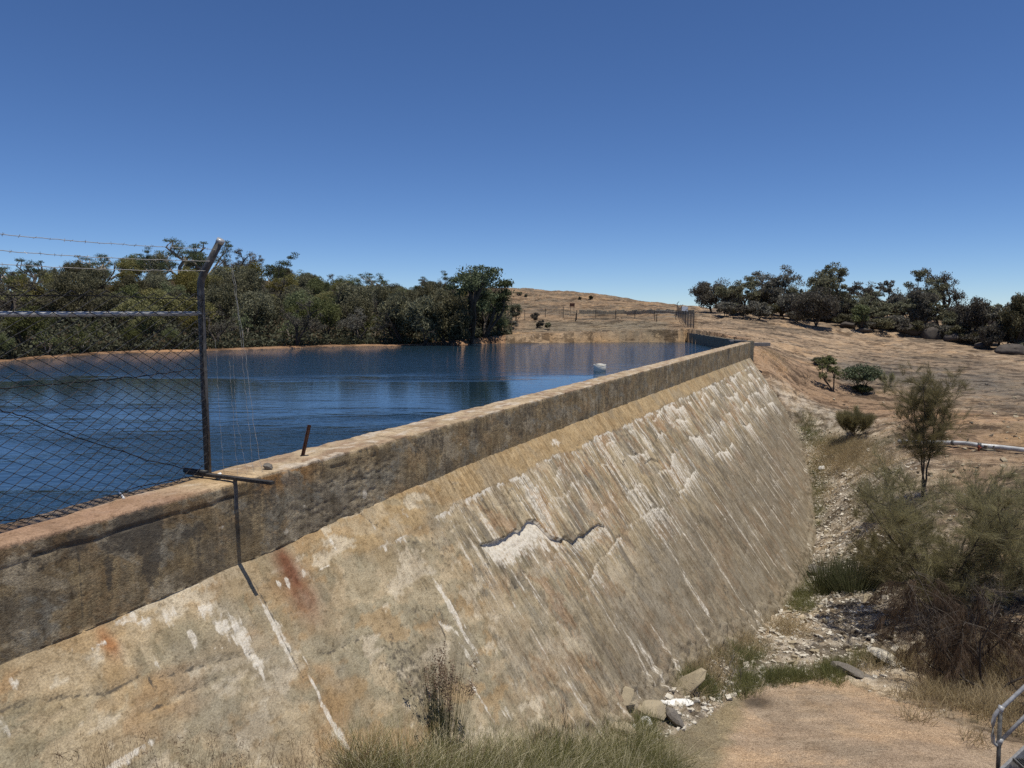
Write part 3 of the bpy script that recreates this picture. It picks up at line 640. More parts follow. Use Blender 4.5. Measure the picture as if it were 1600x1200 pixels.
# parapet: inner side, top, outer side in one strip (v runs over the section)
u2 = spaced([(-6, 4, .3, .06), (4, 16, .024, .026), (16, 48.6, .03, .08)])
TK = .62
v2 = np.concatenate([[-2.6, -1.6], np.linspace(-.8, -.04, 12), np.linspace(-.02, TK + .02, 30), np.linspace(TK + .045, TK + 1.0, 44)])
U, S = np.meshgrid(u2, v2, indexing='ij')
fin = fbm(U * 5, S * 5, 101, 5, .6); mid = fbm(U * 1.2, S * 1.5, 102, 5); edge = fbm(U * 2.2, S * 0, 103, 5, .6); vst = fbm(U * 6, S * .6, 104, 4)
inn = np.clip(S, 0, TK); down = np.maximum(S - TK, 0); ins = np.minimum(S, 0)
hp = hpar(U); frac = np.clip(down / .955, 0, 1)
X_n = -TK + inn; Z = ins - frac * hp
tk = np.interp(U, [0, 10, 20, 48.6], [1.03, 1.0, .93, .85]); X_n = X_n * tk
# worn arris: the outer edge is chipped back, most of all past the fence end
wear = np.interp(U, [0, 7, 8.6, 9.2, 13, 20, 48], [.010, .010, .02, .045, .035, .02, .012])
ed = np.exp(-(np.abs(S - TK) / np.interp(U, [0, 8, 9.5, 48], [.035, .035, .06, .05])) ** 2); chip = np.clip(edge * 1.6 + .35, 0, 1.3)
X_n -= ed * wear * chip; Z -= ed * wear * .9 * chip
ed2 = np.exp(-(np.abs(S) / .06) ** 2); X_n += ed2 * .015 * chip; Z -= ed2 * .012 * chip
Z += np.where((S > 0) & (S < TK), fin * .010 + mid * .018, 0)
X_n += np.where(S > TK + .05, fin * .005 + mid * .006, 0)
# rubbly honeycombed zone on the parapet between the bracket and the bend
hc = np.exp(-((U - 9.9) / 1.3) ** 2) * (S > TK + .15) * sstep(-.2, .2, np.abs(fbm(U * 2.5, S * 5, 108, 3)))
X_n += hc * (-.011) * sstep(.12, .3, np.abs(fbm(U * 3, S * 7, 109, 3)))
# overhung crack just below the arris on the near part
cl = TK + .16 + .07 * fbm(U * 1.6, U * 0, 111, 4) ; ck = np.exp(-((S - cl) / .011) ** 2) * (U < 8.3) * sstep(-.1, .1, fbm(U * 1.1, U * 0 + 5, 112, 2) + .1)
X_n -= ck * .02; lipz = (S > TK) & (S < cl) & (U < 8.3); X_n += lipz * .008
Vx = O2[0] + U * T2[0] + X_n * N2[0]; Vy = O2[1] + U * T2[1] + X_n * N2[1]
top = (S > -.01) & (S < TK + .03)
pc = np.zeros(U.shape + (3,)) + np.array([.30, .235, .145])
pc = mixc(pc, (.225, .185, .125), sstep(-.1, .25, mid)); pc = mixc(pc, (.36, .28, .165), sstep(.05, .35, vst) * .8)
pc = mixc(pc, (.33, .30, .24), sstep(8.4, 8.7, U) * sstep(12, 10, U) * .55 * sstep(.15, .4, down))
och = sstep(8.2, 8.5, U) * sstep(9.6, 9.0, U) * sstep(.38, .1, down + .15 * mid) * (S > TK); pc = mixc(pc, (.34, .195, .085), och * .9)
pc = mixc(pc, (.22, .15, .09), sstep(8.3, 7.9, U) * sstep(.32, .1, down + .2 * mid) * (S > TK) * .6)
tc = np.zeros(U.shape + (3,)) + np.array([.47, .37, .25]); tc = mixc(tc, (.30, .205, .14), sstep(-.1, .25, fbm(U * 1.5, S * 3, 120, 5, .6)) * .75); tc = mixc(tc, (.58, .51, .42), sstep(.05, .3, fbm(U * 2.4, S * 4, 121, 5, .6)) * .8)
tc = mixc(tc, (.34, .215, .145), sstep(8.0, 7.4, U + .5 * mid) * sstep(.12, .3, S) * .85); tc = mixc(tc, (.30, .19, .11), (S < .2) * (U < 8.3) * .6); tc = mixc(tc, (.55, .40, .23), np.exp(-((U - 8.15) / .35) ** 2) * .8)
pc = np.where(top[..., None], tc, pc)
pc = mixc(pc, (.12, .10, .08), (S < -.02) * .6)
for sd, colr, am, lo_ in [(401, (.42, .36, .26), .75, .10), (402, (.16, .135, .10), .7, .12), (403, (.36, .26, .15), .6, .14), (404, (.27, .26, .22), .6, .12)]:
    pc = np.where((S > TK + .03)[..., None], mixc(pc, colr, sstep(lo_, lo_ + .08, fbm(U * 1.1 + .3 * fin, S * 1.5 + .3 * fin, sd, 7, .68)) * am), pc)
GR = np.zeros(U.shape)
onp = S > TK
gu = [(220, 830, .32, .24, 1.2), (235, 875, .12, .3, 1.1), (300, 835, .25, .1, .9), (120, 850, .2, .14, .9), (170, 900, .06, .3, .7), (200, 850, .4, .16, .6), (310, 860, .06, .3, .55), (60, 870, .3, .25, .5), (270, 840, .3, .12, .6), (500, 740, .2, .08, .5), (790, 665, .25, .2, .55), (690, 700, .12, .3, .6), (940, 625, .8, .2, .35), (1000, 598, .5, .2, .4)]
for (x, y, ru, rs, a) in gu:
    cu, cs = par_uv(x, y); GR = np.maximum(GR, onp * a * np.exp(-((U - cu) / ru) ** 2 - ((down - cs) / rs) ** 2) * (1 + .5 * fin + .9 * vst))
GR = np.maximum(GR, onp * .68 * sstep(.02, .35, vst * .8 + .6 * mid) * sstep(.9, .25, down))
GR = np.maximum(GR, ck * .75)
for uj in [6.42, 8.62] + [14.5 + k * .62 + .1 * math.sin(k * 3.3) for k in range(55)]:
    w_ = .016 if uj < 12 else .03
    GR = np.maximum(GR, onp * (.8 if uj < 12 else .30 + .35 * abs(math.sin(uj * 7))) * np.exp(-((U - uj - .02 * fin) / w_) ** 2)); X_n -= onp * .012 * np.exp(-((U - uj) / .015) ** 2)
nv_u = 40.2; GR = np.maximum(GR, onp * .98 * (np.abs(U - nv_u) < .42 * (1 - down / .8)) * (down < .75))
WM = np.zeros(U.shape)
for (x, y, ru, rs, a) in [(345, 830, .09, .03, .6), (570, 785, .08, .10, .8), (582, 778, .03, .1, .7), (475, 800, .06, .05, .7), (447, 842, .07, .07, .75), (720, 703, .04, .05, .8), (545, 795, .06, .05, .5), (465, 712 + 50, .02, .12, .4), (800, 688, .03, .04, .7), (422, 765, .02, .2, .6), (505, 770, .04, .04, .6), (1080, 570, .2, .03, .7)]:
    cu, cs = par_uv(x, y); q = np.maximum(0, 1.15 - np.sqrt(((U - cu) / ru) ** 2 + ((down - cs) / rs) ** 2) + .4 * fin); WM = np.maximum(WM, onp * a * np.clip(q * 1.2, 0, .9))
SK = np.where(onp, .55, .0)
pc *= (1 + .15 * fin + .15 * vst)[..., None]
Vx = O2[0] + U * T2[0] + X_n * N2[0]; Vy = O2[1] + U * T2[1] + X_n * N2[1]
par = mk('parapet', np.stack([Vx, Vy, Z], -1).reshape(-1, 3), grid_faces(*U.shape), dam_mat('dam_parapet', True), dam, True,
   {'col': np.clip(pc, .02, .9).reshape(-1, 3), 'mask': np.stack([WM, SK, np.clip(GR, 0, 1)], -1).reshape(-1, 3)}, uv=np.stack([U, -S], -1).reshape(-1, 2))
# the end of the dam body closes the wall
eb = MB(); sE = np.linspace(0, 4.6, 16); e0 = O2 + U_END * T2
top_ = [(*(e0 - TK * .85 * N2), -.0), (*(e0), -.012), (*(e0), -hpar(U_END))] + [(*(e0 + RUN * s * N2), -hpar(U_END) - s) for s in sE[1:]] + [(*(e0 - TK * .85 * N2), -5.5)]
top_ = np.array(top_); cpt = np.array([[*(e0 + .0 * N2 - .3 * N2), -2.5]]); nb = len(top_)
eb.add(np.concatenate([top_, cpt]), T=[(i, (i + 1) % nb, nb) for i in range(nb)]); eb.build('end_face', M['concrete_plain'], dam)

# return wall on the reservoir's right side
sw = MB(); n = 40; a0 = np.array([14.35, 44.45]); a1 = np.array([15.55, 64.9])
for off_, nm in ((0, 0),):
    k = np.linspace(0, 1, n)[:, None]; c = a0 + (a1 - a0) * k; d = (a1 - a0) / np.linalg.norm(a1 - a0); pr = np.array([d[1], -d[0]])
    jz = fbm(k[:, 0] * 12, k[:, 0] * 0, 131, 3) * .03
    prof = [(-.18, -3), (-.18, -.04), (-.15, -.01), (.22, .0), (.25, -.03), (.25, -1.6)]
    Vv = np.array([[(c[i, 0] + pr[0] * x, c[i, 1] + pr[1] * x, z + (jz[i] + .05 if z > -1 else 0)) for x, z in prof] for i in range(n)]).reshape(-1, 3)
    Q = grid_faces(n, len(prof)); sw.add(Vv, Q)
    for e_ in (0, n - 1): sw.add(Vv[e_ * 6:e_ * 6 + 6], T=[(0, 1, 2), (0, 2, 3), (0, 3, 4), (0, 4, 5)])
tag(sw.build('side_wall', M['concrete_plain']), 'dark low concrete wall turning back along the far right edge of the reservoir', 'wall')
#PART2
# ------------------------------------------------------------------ fence on the wall
post_b = Pz(322, 741, 0); FA = post_b[:2]
FA = FA + .03 * N2; TF = np.array([.350, .9367]); TF /= np.linalg.norm(TF); NF = np.array([TF[1], -TF[0]])
def fence_pt(px, py, out=0.):
    o = np.array([*(FA + out * NF), 0]); n = np.array([*NF, 0]); R = ray(px, py); C = np.array([0, 0, EYE])
    return C + ((o - C) @ n) / (R @ n) * R
def fpos(s, z, out=0.): return np.array([*(FA - s * TF + out * NF), z])
fence = thing('chain_link_fence', 'chain link security fence with leaning arm post and barbed wire standing on the dam wall', 'fence', post_b)
def local(o, root): o.location = -Vector(root.location); return o
zb = fence_pt(318, 440)[2]
pp = [fpos(0, .0), fpos(0, .9, -.005), fpos(0, zb - .05, 0), fpos(0, zb + .01, .01), fpos(0, zb + .06, .035), fpos(0, zb + .12, .075), fpos(0, zb + .40, .275)]
m = MB(); m.tube(pp, .036, 14); p1 = local(m.build('post', M['galv_dull'], fence, True), fence)
m = MB(); m.tube([pp[-1] - .02 * (pp[-1] - pp[-2]) / .34, pp[-1] + .022 * (pp[-1] - pp[-2]) / .34], .040, 14); local(m.build('post_cap', M['galv'], fence, True), fence)
m = MB(); m.tube([p + np.array([*(-3.0 * TF), 0]) for p in pp], .036, 12); local(m.build('post', M['galv_dull'], fence, True), fence)
m = MB(); m.tube([fpos(0, 1.70), fpos(1.5, 1.695), fpos(3.05, 1.70)], .024, 10); local(m.build('rail', M['galv'], fence, True), fence)
rng = np.random.default_rng(3)
m = MB(); cw = .086; ch_ = .047; nw = int(3.0 / cw * 2); Zt = 1.90; nz = int(Zt / ch_)
for i in range(nw // 2 + 1):
    s0 = i * cw; P = []
    for k in range(nz + 1):
        s = s0 + (cw / 2 if (k + i) % 2 else -cw / 2) * 1.03; z = .02 + k * ch_; wob = .010 * math.sin(s * 3 + z * 4)
        P.append(fpos(max(0.035, s), z + .006 * math.sin(s * 7), .04 + (.004 if k % 2 else -.004) + wob))
    m.tube(P, .0053, 4, False)
local(m.build('mesh', M['mesh_wire'], fence), fence)
m = MB()
for pts in [[(0, 461), (150, 462), (240, 466), (318, 468)], [(0, 607), (120, 597), (220, 588), (316, 575)], [(0, 641), (30, 648), (110, 680), (220, 716), (318, 738)], [(0, 814), (130, 800), (210, 762), (300, 744)]]:
    Q3 = [fence_pt(x, y, .035) for x, y in pts]; d0 = Q3[0] - Q3[1]; Q3 = [Q3[0] + d0 / np.linalg.norm(d0) * .95] + Q3
    t = np.linspace(0, 1, 40); L = np.linspace(0, 1, len(Q3)); Q3 = np.array(Q3)
    m.tube(np.stack([np.interp(t, L, Q3[:, a]) + (rng.normal(0, .004, 40) if a == 2 else 0) for a in range(3)], 1), .0045, 4, False)
local(m.build('line_wire', M['mesh_wire'], fence), fence)
for (y0, y1, xe, o_) in [(361, 390, 345, .24), (387, 408, 332, .16), (408, 423, 326, .09)]:
    a = fence_pt(xe, y1, o_); b = fence_pt(0, y0, o_); b = b + (b - a) * .35
    m = MB(); t = np.linspace(0, 1, 50)[:, None]; P = a + (b - a) * t; P[:, 2] -= .02 * np.sin(math.pi * t[:, 0]) * 1.5 - rng.normal(0, .002, 50)
    m.tube(P, .0028, 4, False)
    for q in np.arange(.08, np.linalg.norm(b - a), .115):
        c = P[min(49, int(q / np.linalg.norm(b - a) * 49))]
        for _ in range(2):
            d = rng.normal(0, 1, 3); d /= np.linalg.norm(d); m.tube([c - d * .016, c + d * .016], .0016, 3, False)
    local(m.build('barbed_wire', M['barb'], fence), fence)
def smooth_path(P, n=40, jit_=.004):
    P = np.array(P); L = np.concatenate([[0], np.cumsum(np.linalg.norm(np.diff(P, axis=0), axis=1))]); t = np.linspace(0, L[-1], n)
    return np.stack([np.interp(t, L, P[:, a]) + rng.normal(0, jit_, n) for a in range(3)], 1)
tipd = 7.65
for pts, r in [([(357, 392), (365, 425), (371, 470), (378, 520), (383, 552), (390, 610), (398, 665), (405, 715), (410, 738)], .0024), ([(362, 420), (369, 470), (376, 530), (380, 575), (386, 640), (392, 700), (397, 738)], .0018),
               ([(337, 530), (340, 600), (346, 690), (350, 744)], .0016), ([(358, 560), (361, 600), (365, 660), (371, 744)], .0016), ([(364, 556), (368, 640), (378, 700), (386, 742)], .0014)]:
    m = MB(); m.tube(smooth_path([Pd(x, y, tipd) for x, y in pts]), r * 1.0, 3, False); local(m.build('loose_wire', M['barb'], fence), fence)

br_a = Pz(292, 741, .05); br = thing('steel_bracket', 'dark flat steel bar laid across the wall top and jutting out beside the fence post', 'bracket', br_a)
A2 = np.array([*N2, 0]); T3 = np.array([*T2, 0]); Rb = np.stack([A2, T3, np.array([0, 0, 1.])], 1)
edge_p = Pz(365, 753, 0)
k0 = -.66; k1 = .52
bc = np.array([edge_p[0], edge_p[1], .040]); m = MB(); m.box(bc + A2 * (k0 + k1) / 2, (k1 - k0, .052, .035), Rb, .004); local(m.build('bar', M['steel_dark'], br), br)
m = MB(); m.box(bc + A2 * .022 + np.array([0, 0, -.17]), (.010, .052, .31), Rb, .002); local(m.build('strap', M['galv_dull'], br), br)
m = MB(); m.tube([bc - A2 * .68 + [0, 0, .02], bc - A2 * .36 + [0, 0, .02]], .028, 10); local(m.build('clamp', M['black_rubber'], br, True), br)

st_b = Pz(473, 714, -.01); st = thing('post_stub', 'rusty angle iron stub leaning on the wall top', 'post', st_b)
tip = Pd(484, 664, st_b[1]); m = MB(); dd = tip - st_b; mid_ = (tip + st_b) / 2; L = np.linalg.norm(dd); zx = dd / L; xx_ = np.cross(zx, [0, 1, 0]); xx_ /= np.linalg.norm(xx_); yy_ = np.cross(zx, xx_); Rr = np.stack([xx_, yy_, zx], 1)
m.box(mid_, (.036, .005, L), Rr); m.box(mid_ + xx_ * .016 + yy_ * .018, (.005, .031, L), Rr); local(m.build('angle_bar', M['rust'], st), st)
m = MB(); m.box(st_b + np.array([.02, -.0, .012]), (.10, .07, .012), rotz(.4), .002); local(m.build('foot_plate', M['steel_dark'], st), st)

# ------------------------------------------------------------------ stones
def rock_mesh(rng, size, nph=14, nth=9, planes=11, lo=.55):
    th = np.linspace(0, math.pi, nth); ph = np.arange(nph) * 2 * math.pi / nph
    D = np.array([[math.sin(a) * math.cos(b), math.sin(a) * math.sin(b), math.cos(a)] for a in th[1:-1] for b in ph] + [[0, 0, 1], [0, 0, -1]])
    D += rng.normal(0, .05, D.shape); D /= np.linalg.norm(D, axis=1, keepdims=True)
    Np = rng.normal(0, 1, (planes, 3)); Np /= np.linalg.norm(Np, axis=1, keepdims=True); dp = rng.uniform(lo, 1, planes)
    c = D @ Np.T; r = np.where(c > .05, dp / np.maximum(c, .05), 9).min(1); r = np.minimum(r, 1.15)
    V = D * r[:, None] * np.array(size) / 2 * 1.15; n = nth - 2; Q = []; T = []
    for i in range(n - 1):
        for j in range(nph): Q.append((i * nph + j, (i + 1) * nph + j, (i + 1) * nph + (j + 1) % nph, i * nph + (j + 1) % nph))
    t = n * nph
    for j in range(nph): T.append((t, j, (j + 1) % nph)); T.append((t + 1, (n - 1) * nph + (j + 1) % nph, (n - 1) * nph + j))
    return V, Q, T
def rock(name, label, cat, loc, size, mat, R=None, seed=0, group=None, sink=.25, lo=.55, smooth=False, n=(14, 9)):
    r_ = np.random.default_rng(seed); V, Q, T = rock_mesh(r_, size, n[0], n[1], lo=lo); V = V @ (R if R is not None else np.eye(3)).T
    m = MB(); m.add(V, Q, T); o = m.build(name, M[mat], None, smooth); o.location = (loc[0], loc[1], loc[2] + size[2] * (.5 - sink)); tag(o, label, cat, group); return o
rock('stone', 'small grey stone block left on the wall top beyond the steel bracket', 'stone', Pz(418, 733, 0), (.10, .09, .07), 'stone_grey', None, 1, sink=.1)
rock('stone', 'small white stone resting against the steel bracket at the fence post foot', 'stone', Pz(342, 748, 0), (.085, .07, .06), 'stone_white', None, 2, sink=.0)
m = MB(); a = Pz(186, 768, .03); b = Pz(194, 779, .015); m.tube([a, b], [.008, .011], 6); tag(m.build('wood_chip', M['stone_white']), 'pale splinter lying on the wall top under the fence mesh', 'splinter')
m = MB(); 
for i, (x, y, w_, th_, mt, lab) in enumerate([
    (1067, 1078, (.62, .36, .10), (.0, -.75, .35), 'stone_tan', 'large tan slab of fallen render leaning at the foot of the dam'),
    (1062, 1097, (.44, .16, .05), (.12, .0, .15), 'stone_white', 'long bright white plate lying in front of the large tan slab'),
    (1036, 1095, (.16, .07, .03), (.2, .0, -.5), 'stone_white', 'thin white chip left of the long bright white plate'),
    (1017, 1098, (.16, .05, .03), (.5, .0, -.7), 'stone_white', 'narrow white sliver in the weeds nearest the dam foot'),
    (969, 1108, (.34, .28, .28), (.3, -.5, .2), 'stone_tan', 'upright tan block broken off at the dam foot'),
    (982, 1140, (.22, .16, .10), (.4, .3, .6), 'stone_white', 'white angular chunk on top of a small tan block'),
    (973, 1152, (.26, .20, .20), (.1, .1, .1), 'stone_tan', 'small tan block under the white angular chunk'),
    (958, 1163, (.34, .22, .12), (.2, -.1, .5), 'stone_tan', 'flat tan slab lowest in the rubble heap'),
    (1008, 1130, (.16, .12, .08), (.3, .2, .1), 'stone_white', 'white chip between the tan blocks and the dark grey wedge'),
    (1054, 1128, (.26, .14, .14), (.1, .5, -.5), 'stone_grey', 'dark grey wedge at the edge of the granite outcrop'),
    (1022, 1112, (.34, .26, .16), (.1, .1, .3), 'stone_tan', 'weathered tan boulder half hidden in the weeds of the rubble heap'),
    (1005, 1117, (.12, .07, .03), (.2, .0, .2), 'stone_white', 'small flat white flake behind the weathered tan boulder'),
    (965, 1194, (.12, .08, .07), (0, 0, 0), 'stone_white', 'small pale pebble alone on the outcrop near the bottom edge'),
    (1389, 1032, (.62, .34, .16), (.0, .35, -.6), 'stone_pale', 'pale pointed slab leaning beside the shaded end of the outcrop'),
    (1336, 1052, (.7, .4, .14), (.0, .2, -.3), 'stone_grey', 'grey slab in the shade left of the pale pointed slab'),
    (1362, 996, (.26, .12, .08), (0, 0, .3), 'stone_pale', 'pale flat stone on the rubble above the pointed slab'),
    (1284, 890, (.9, .5, .12), (.05, .1, -.4), 'stone_grey', 'dark flat slab in the gully beside the dam foot'),
    (1284, 729, (.34, .24, .14), (0, 0, .3), 'stone_white', 'white stone lying alone in the gully far along the dam foot')]):
    g_ = on_ground(x, y + 4); w_ = tuple(np.array(w_) * (1.4 if x < 1100 else 1.15)); R = rotz(th_[2]) @ roty(th_[1]) @ rotx(th_[0]); rock('rubble_stone', lab, 'stone', g_, w_, mt, R, 20 + i, 'fallen stones at the dam foot' if x < 1100 else 'loose stones in the gully', sink=.12)
# loose gravel and chips of the gully, nobody could count them
rg = np.random.default_rng(8); gm = MB(); cnt = 0
cube = np.array([[x, y, z] for z in (-1, 1) for y in (-1, 1) for x in (-1, 1)], float); CQ = np.array([(0, 2, 3, 1), (4, 5, 7, 6), (0, 1, 5, 4), (2, 6, 7, 3), (0, 4, 6, 2), (1, 3, 7, 5)])
def scatter_chips(n, fpos_, smin, smax, flat=.45):
    P = fpos_(n); k = len(P); sz = smin * (smax / smin) ** (rg.random(k) ** 2.2)
    V = cube[None] * (1 + rg.normal(0, .22, (k, 8, 3))); V = V * sz[:, None, None] * np.array([1, .75, flat]) * .5 * (1 + rg.normal(0, .2, (k, 1, 3)))
    a = rg.uniform(0, 6.28, k); ca, sa = np.cos(a)[:, None], np.sin(a)[:, None]; til = rg.normal(0, .3, (k, 1))
    x, y, z = V[..., 0], V[..., 1], V[..., 2]; z = z + til * x; V = np.stack([x * ca - y * sa, x * sa + y * ca, z], -1)
    V += np.stack([P[:, 0], P[:, 1], zt(P[:, 0], P[:, 1]) + sz * .08], -1)[:, None]
    return V.reshape(-1, 3), (CQ[None] + 8 * np.arange(k)[:, None, None]).reshape(-1, 4)
def gullypos(n):
    us = rg.uniform(12.5, 47, n); off = np.abs(rg.normal(0, 1, n)) * np.interp(us, [12, 20, 34, 47], [.8, 1.7, 1.7, 1.0]) + .05
    p = O2 + us[:, None] * T2 + (RUN * sbase(us) + off)[:, None] * N2; q = proj(p[:, 0], p[:, 1], zt(p[:, 0], p[:, 1])); keep = ~inside(q[0], q[1], OUT_PX); return p[keep]
V, Q = scatter_chips(7500, gullypos, .02, .13)
tag(mk('gravel', V, Q, M['chips']), 'pale loose gravel and chips along the dam foot', 'gravel', kind='stuff')
def bankpos(n):
    x = rg.uniform(1210, 1600, n * 3); y = rg.uniform(600, 1050, n * 3); P = np.array([on_ground(a, b)[:2] for a, b in zip(x[:1500], y[:1500])]); return P
V, Q = scatter_chips(500, bankpos, .03, .20)
tag(mk('scattered_stones', V, Q, M['stone_tan']), 'small stones scattered over the red earth bank', 'stones', kind='stuff')

# boulders under the trees on the right
for i, (x, y, w_, h_, lab) in enumerate([(1382, 514, 36, 13, 'long low brown boulder below the green-topped small tree'), (1422, 520, 31, 18, 'round dark boulder between the low brown one and the smooth grey one'), (1455, 530, 29, 20, 'smooth rounded grey boulder standing clear in front of the trees'),
        (1491, 534, 26, 15, 'dark boulder just right of the smooth rounded one'), (1536, 543, 22, 10, 'small pale-topped boulder at the slope edge'), (1580, 551, 46, 15, 'wide dark boulder at the right end of the tree line'),
        (1372, 491, 26, 18, 'tan boulder seen high between the trunks'), (1480, 489, 26, 15, 'tan boulder under the lone open-crowned tree'), (1437, 500, 32, 12, 'grey slab boulder behind the round dark one'),
        (1542, 506, 54, 22, 'broad tan granite dome showing behind the drooping trees'), (1522, 524, 32, 17, 'dark split boulder under the drooping tree'), (1324, 511, 22, 11, 'low brown boulder left of the green-topped small tree'), (1350, 519, 20, 8, 'flat stone in front of the small green-topped tree')]):
    g_ = on_ground(x, y, 40, 130); k = g_[1] / F; R = rotz(rng.uniform(-.4, .4))
    rock('boulder', lab, 'boulder', g_, (w_ * k * .92, w_ * k * .8, h_ * k * 1.0), 'boulder', R, 60 + i, 'boulders along the tree line', sink=.2, lo=.8, smooth=True, n=(24, 15))

# ------------------------------------------------------------------ small things on and by the water
g_ = Pz(937, 580, -.75); fl = thing('float_drum', 'white round drum float resting in the water near the wall', 'float', g_)
m = MB(); m.tube([(0, 0, -.2), (0, 0, .26), (0, 0, .285), (0, 0, .30)], [.265, .265, .255, .22], 28); m.build('drum', M['float'], fl, True)
m = MB(); m.tube([(0, 0, .27), (0, 0, .295)], [.277, .277], 28, False); m.tube([(0, 0, .299), (0, 0, .32)], [.23, .06], 28); m.build('lid', M['float'], fl, True)
E_ = O2 + 48.3 * T2
g_ = Pz(1148, 534, 0.02); vl = thing('valve_stand', 'small dark valve spindle with crossbar at the far end of the wall top', 'valve', g_)
m = MB(); m.tube([(0, 0, -.05), (0, 0, .26)], .025, 8); m.tube([(-.1, 0, .26), (.12, 0, .30)], .02, 6); m.build('spindle', M['steel_dark'], vl)
m = MB(); m.box((.2, 0, .07), (1.0, .16, .07), None, .01); m.box((-.22, 0, .02), (.2, .3, .10), None, .01); m.build('base_beam', M['timber'], vl)
a = Pd(1121, 547, 37.5); bp = thing('pipe_bracket', 'grey upside-down L pipe standing in the water at the wall', 'pipe', (a[0], a[1], -.75))
m = MB(); m.tube([(0, 0, -1), (0, 0, .62), (-.03, 0, .66), (-.08, 0, .67), (-.30, 0, .67)], .035, 8); m.build('pipe', M['galv_dull'], bp, True)
m = MB(); m.box((-.31, 0, .66), (.05, .10, .10), None, .01); m.build('flange', M['galv_dull'], bp)
g_ = Pd(1187, 538, 44.6); bm = thing('weathered_beam', 'weathered grey timber beam sticking out past the end of the dam wall', 'beam', g_)
m = MB(); m.box((0, 0, 0), (1.25, .20, .21), None, .015); m.build('beam', M['timber'], bm)
m = MB(); m.box((-.45, .0, -.13), (.22, .26, .10), None, .01); m.build('bearer', M['concrete_plain'], bm)

# pipe line on the bank
pp_px = [(1405, 690), (1450, 691.5), (1490, 692), (1512, 693), (1530, 696), (1560, 698.5), (1600, 703), (1680, 712)]
pl = []
for x, y in pp_px:
    g_ = on_ground(x, y + 7, 15); pl.append(Pd(x, y, g_[1]) )
pl = np.array(pl); pz = np.array([zt(a[0], a[1])[0] for a in pl]); pl[:, 2] = np.maximum(pl[:, 2], pz + .11)
pip = thing('water_pipe', 'pale grey water pipe running over the bare rock at right', 'pipe', pl[0])
m = MB(); m.tube(smooth_path(pl, 60, 0), .095, 14); local(m.build('pipe', M['pipe'], pip, True), pip)
m = MB(); 
for q in (2, 4): d_ = pl[q + 1] - pl[q]; d_ /= np.linalg.norm(d_); m = MB(); m.tube([pl[q] - d_ * .06, pl[q] + d_ * .06], .118, 14); local(m.build('coupling', M['galv_dull'], pip, True), pip)
m = MB(); c = pl[3] + [0, 0, .09]; m.tube([c, c + [0, 0, .10]], .022, 8); m.tube([c + [-.05, 0, .1], c + [.05, 0, .1]], .016, 6); local(m.build('air_valve', M['steel_dark'], pip), pip)
c = np.array([np.interp(1543, [p[0] for p in pp_px], pl[:, a]) for a in range(3)])
cb = thing('support_block', 'square concrete block carrying the pale water pipe', 'block', (c[0], c[1], zt(c[0], c[1])[0]))
hh = c[2] - .09 - zt(c[0], c[1])[0]; m = MB(); m.box((0, -.02, hh / 2 - .08), (.42, .36, abs(hh) + .16), rotz(.2), .02); m.box((-.14, -.02, hh + .06), (.07, .30, .16), rotz(.2), .01); m.box((.14, -.02, hh + .06), (.07, .30, .16), rotz(.2), .01); m.build('block', M['concrete_plain'], cb)
g_ = on_ground(1529, 705, 15); rt = thing('red_hydrant', 'small red standpipe beside the concrete pipe block', 'standpipe', g_)
m = MB(); m.tube([(0, 0, -.05), (0, 0, .14), (0, 0, .2), (0, 0, .23)], [.035, .035, .055, .03], 10); m.tube([(0, 0, .14), (.10, 0, .14)], .025, 8); m.build('body', M['red_paint'], rt, True)
m = MB(); m.tube([(-.06, 0, .245), (.06, 0, .245)], .014, 6); m.tube([(0, 0, .22), (0, 0, .25)], .012, 6); m.build('handle', M['steel_dark'], rt)

# ------------------------------------------------------------------ far fences, sign, stone wall
near_f = on_ground(1086, 521, 60, 100); 
fa = np.array([16.25, 66.0]); fb_ = np.array([19.3, 86.5]); pf = thing('picket_fence', 'dark steel picket fence running up the rock from the end of the side wall', 'fence', (fa[0], fa[1], zt(*fa)[0]))
for k in range(8):
    t_ = k / 7; q = fa + (fb_ - fa) * t_; gz = zt(*q)[0]; m = MB(); m.tube([(q[0], q[1], gz - .3), (q[0], q[1], gz + 1.42)], .04, 6); m.tube([(q[0], q[1], gz + 1.4), (q[0] + .22, q[1], gz + 1.6)], .03, 6); local(m.build('post', M['steel_dark'], pf), pf)
m = MB()
for k in range(46):
    t_ = k / 45; q = fa + (fb_ - fa) * t_; gz = zt(*q)[0]; m.tube([(q[0], q[1], gz + .05), (q[0], q[1], gz + 1.3 + .08 * math.sin(k * 2.3))], .011, 4, False)
for hgt in (.3, 1.2):
    P = [(*(fa + (fb_ - fa) * t_), zt(*(fa + (fb_ - fa) * t_))[0] + hgt) for t_ in np.linspace(0, 1, 20)]; m.tube(P, .02, 4, False)
local(m.build('pickets', M['galv_dull'], pf), pf)
q = fa + (fb_ - fa) * .55; gz = zt(*q)[0]; sg = thing('sign', 'small blank pale blue sign plate on a stake at the picket fence', 'sign', (q[0] + .05, q[1] - .3, gz))
m = MB(); m.box((0, -.03, 1.42), (.62, .02, .46), roty(.1), .005); m.build('plate', M['sign_face'], sg); m = MB(); m.tube([(0, 0, -.2), (0, 0, 1.7)], .025, 6); m.build('stake', M['steel_dark'], sg)
hf = thing('hill_fence', 'thin wire fence on slender posts crossing the bare rock over the water', 'fence', on_ground(960, 499, 60, 130))
tops = []
